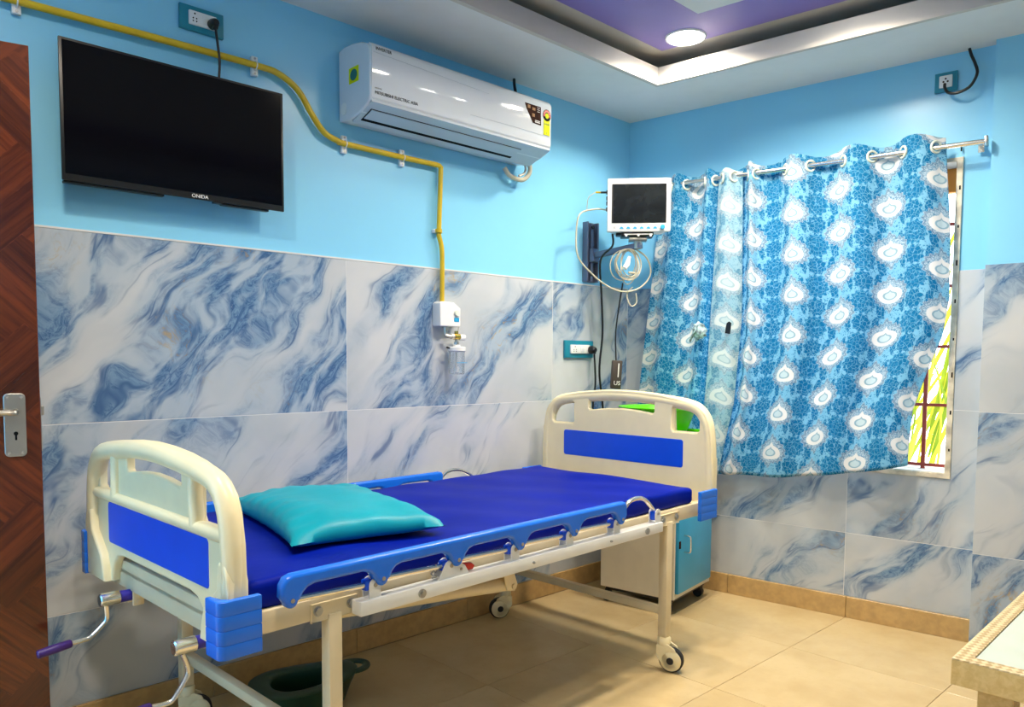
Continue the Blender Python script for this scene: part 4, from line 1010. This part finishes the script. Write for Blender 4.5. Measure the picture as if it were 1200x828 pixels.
curtain('curtain', 'narrow gathered teal damask curtain hanging behind the patient monitor',
        [(.6, .075), (1.03, .123), (1.6, .185), (2.2, .240)], [(.6, .50), (1.2, .535), (2.2, .575)],
        [(0, .64), (1, .64)], [.30, .388, .487, .545], .026, .078, 'curtain', 130, 60, .07, phase0=0)
fe = curtain('curtain', 'pale turned-back edge of damask curtain between narrow and broad curtains',
        [(.6, .495), (1.2, .535), (2.2, .572)], [(.6, .60), (1.0, .680), (1.4, .705), (2.2, .690)],
        [(0, .63), (1, .63)], [.590, .655], .012, .105, 'curtainpale', 40, 50, .04, ztop=2.15)
kn = thing('curtain_tie', 'knotted fabric tie bunching the pale curtain edge', 'curtain tie', tuple(ww(.50, .135, 1.36)), WWROT)
b_ = bmesh.new(); bmesh.ops.create_icosphere(b_, subdivisions=3, radius=.034)
for v in b_.verts:
    n_ = v.co.normalized(); v.co *= 1+.28*math.sin(7*n_.x+3*n_.z)*math.cos(6*n_.z+2*n_.y); v.co.x *= 1.1; v.co.z *= 1.25; v.co.y *= .6
MB().bm(b_).obj('knot', M['knot'], kn, 60)
mb = MB(); mb.tube(smooth([(-.01, -.01, .0), (-.035, -.012, -.03), (-.05, -.006, -.055)], 5), [.02]*4+[.014]*3+[.008]*4, 8, ry=.006); mb.obj('tail', M['knot'], kn)
tg = MB().plate([(-.014, 0), (.012, -.004), (.018, .05), (.006, .058), (-.006, .05), (-.010, .03)], th=.003, M=XZ).obj('tie_tab', M['black']); tag(tg, 'small black strap hooked on the edge of the broad curtain', 'strap'); tg.location = ww(.655, .145, 1.345); tg.rotation_euler.z = WWROT

# ------------------------------------------------------------------ bedside locker with green basin and tray
lk = thing('bedside_locker', 'cream steel bedside locker with sky-blue door on black casters', 'bedside locker', (-.458, -.652, 0), R(8.6))
lw, ld, lz0, lz1 = .412, .40, .08, .825
mb = MB(); mb.box((0, 0, lz0), (.012, ld, lz1), .002, 1); mb.box((lw-.012, 0, lz0), (lw, ld, lz1), .002, 1); mb.box((.012, ld-.012, lz0), (lw-.012, ld, lz1)); mb.box((.012, .004, lz0), (lw-.012, ld-.012, lz0+.02)); mb.box((.012, .004, .60), (lw-.012, ld-.012, .615)); mb.box((-.004, -.006, lz1), (lw+.004, ld+.004, lz1+.012), .003); mb.obj('body', M['locker'], lk)
dr = MB().box((.018, -.014, lz0+.026), (lw-.016, .010, .605), .004).obj('door', M['lockerdoor'], lk)
mb = MB(); mb.tube(smooth([(.075, -.014, .30), (.075, -.04, .302), (.075, -.046, .315), (.075, -.046, .365), (.075, -.04, .378), (.075, -.014, .38)], 4), .0045, 8); mb.obj('handle', M['chrome'], dr)
mb = MB(); mb.box((.019, -.018, .325), (.032, -.012, .36), .001, 1); mb.obj('lock', M['brown'], dr)
dw = MB().box((.018, -.014, .622), (lw-.016, .010, .80), .004).obj('drawer', M['lockerdoor'], lk)
mb = MB(); mb.tube(smooth([(.16, -.014, .71), (.162, -.04, .71), (.175, -.046, .71), (.24, -.046, .71), (.252, -.04, .71), (.254, -.014, .71)], 4), .0045, 8); mb.obj('handle', M['chrome'], dw)
mb = MB(); mb.box((.02, .02, .062), (lw-.02, ld-.02, lz0)); mb.obj('base_frame', M['black'], lk)
for (x, y) in ((.03, .035), (lw-.03, .035), (.03, ld-.035), (lw-.03, ld-.035)):
    mb = MB(); mb.cyl((x-.013, y+.012, .027), (x+.013, y+.012, .027), .027, 20, bev=.004); mb.box((x-.017, y-.008, .035), (x+.017, y+.018, .066), .005); mb.obj('caster', M['rubber'], lk)
ca, sa = math.cos(R(8.6)), math.sin(R(8.6))
def lkp(x, y, z): return (-.458+ca*x-sa*y, -.652+sa*x+ca*y, z)
tr = MB(); tr.box((-.20, -.195, 0), (.20, .195, .006), .003)
for s in (-1, 1): tr.box((s*.20-.006, -.195, .002), (s*.20+.006, .195, .022), .004); tr.box((-.20, s*.19-.006, .002), (.20, s*.19+.006, .022), .004)
o = tr.obj('tray', M['green']); tag(o, 'flat lime green plastic tray on top of the bedside locker', 'tray'); o.location = lkp(lw/2, ld/2, lz1+.012); o.rotation_euler.z = R(8.6)
bs = MB(); n = 40
prof_ = [(.0, .0), (.115, .0), (.125, .006), (.168, .112), (.190, .118), (.191, .122), (.166, .119), (.120, .012), (.110, .006), (0, .006)]
bs.lathe(prof_, n, Matrix.Diagonal((1, 1, 1, 1)), False)
o = bs.obj('wash_basin', M['green'], None, 40); tag(o, 'round lime green plastic wash basin standing in the tray', 'basin'); o.location = lkp(lw/2-.01, ld/2-.01, lz1+.0185); o.scale = (1.06, 1.06, 1.12)

# ------------------------------------------------------------------ bedpan on the floor under the bed
bp_ = thing('bedpan', 'dark green plastic bedpan lying on the floor under the bed', 'bedpan', (-2.175, -.295, 0), R(-9))
vs = []; fs = []; n = 40
lay = [(.60, .0), (.78, .004), (.90, .05), (1.0, .085), (1.02, .092), (.98, .096), (.80, .098), (.66, .096), (.62, .088), (.70, .05), (.66, .012), (.3, .010)]
for (r_, z) in lay:
    for k in range(n):
        a = 2*math.pi*k/n; ex = math.copysign(abs(math.cos(a))**.8, math.cos(a)); ey = math.copysign(abs(math.sin(a))**.9, math.sin(a))
        vs.append((ex*.185*r_, ey*.130*r_*(1-.18*ex), z+(.02*(ex > .4)*(ex-.4) if z > .04 else 0)))
for i in range(len(lay)-1):
    for k in range(n): fs.append((i*n+k, i*n+(k+1) % n, (i+1)*n+(k+1) % n, (i+1)*n+k))
fs.append(tuple(range(n))[::-1]); fs.append(tuple((len(lay)-1)*n+k for k in range(n)))
MB().add(vs, fs).obj('pan', M['darkgreen'], bp_, 60)
MB().tube([(.175+.055*math.cos(a), .048*math.sin(a), .098) for a in [2*math.pi*i/24 for i in range(24)]], .014, 10, closed=True, ry=.009).obj('handle', M['darkgreen'], bp_)

# ------------------------------------------------------------------ low table with glass top
tb = thing('coffee_table', 'low pale oak table with braided cane border and green glass top', 'table', (-1.304, -2.073, 0), R(1.6))
LX, LY, TZ = .95, -.62, .45
MB().plate([(0, 0), (LX, 0), (LX, LY), (0, LY)][::-1], [[(.012, -.012), (LX-.012, -.012), (LX-.012, LY+.012), (.012, LY+.012)]], .068, .002, T(0, 0, TZ-.036)).obj('apron', M['tablewood'], tb)
MB().plate([(.0, .0), (LX, 0), (LX, LY), (0, LY)][::-1], [[(.042, -.042), (LX-.042, -.042), (LX-.042, LY+.042), (.042, LY+.042)]], .006, .0015, T(0, 0, TZ-.003)).obj('cane_border', M['wicker'], tb)
MB().box((.043, LY+.043, TZ-.010), (LX-.043, -.043, TZ-.0035), .001, 1).obj('glass_top', M['glass'], tb)
MB().box((.012, LY+.012, TZ-.030), (LX-.012, -.012, TZ-.0102)).obj('under_panel', M['tablewood'], tb)
for x in (.05, LX-.13):
    for y in (-.13, LY+.05): MB().box((x, y, 0), (x+.08, y+.08, TZ-.03), .003, 1).obj('leg', M['tablewood'], tb)
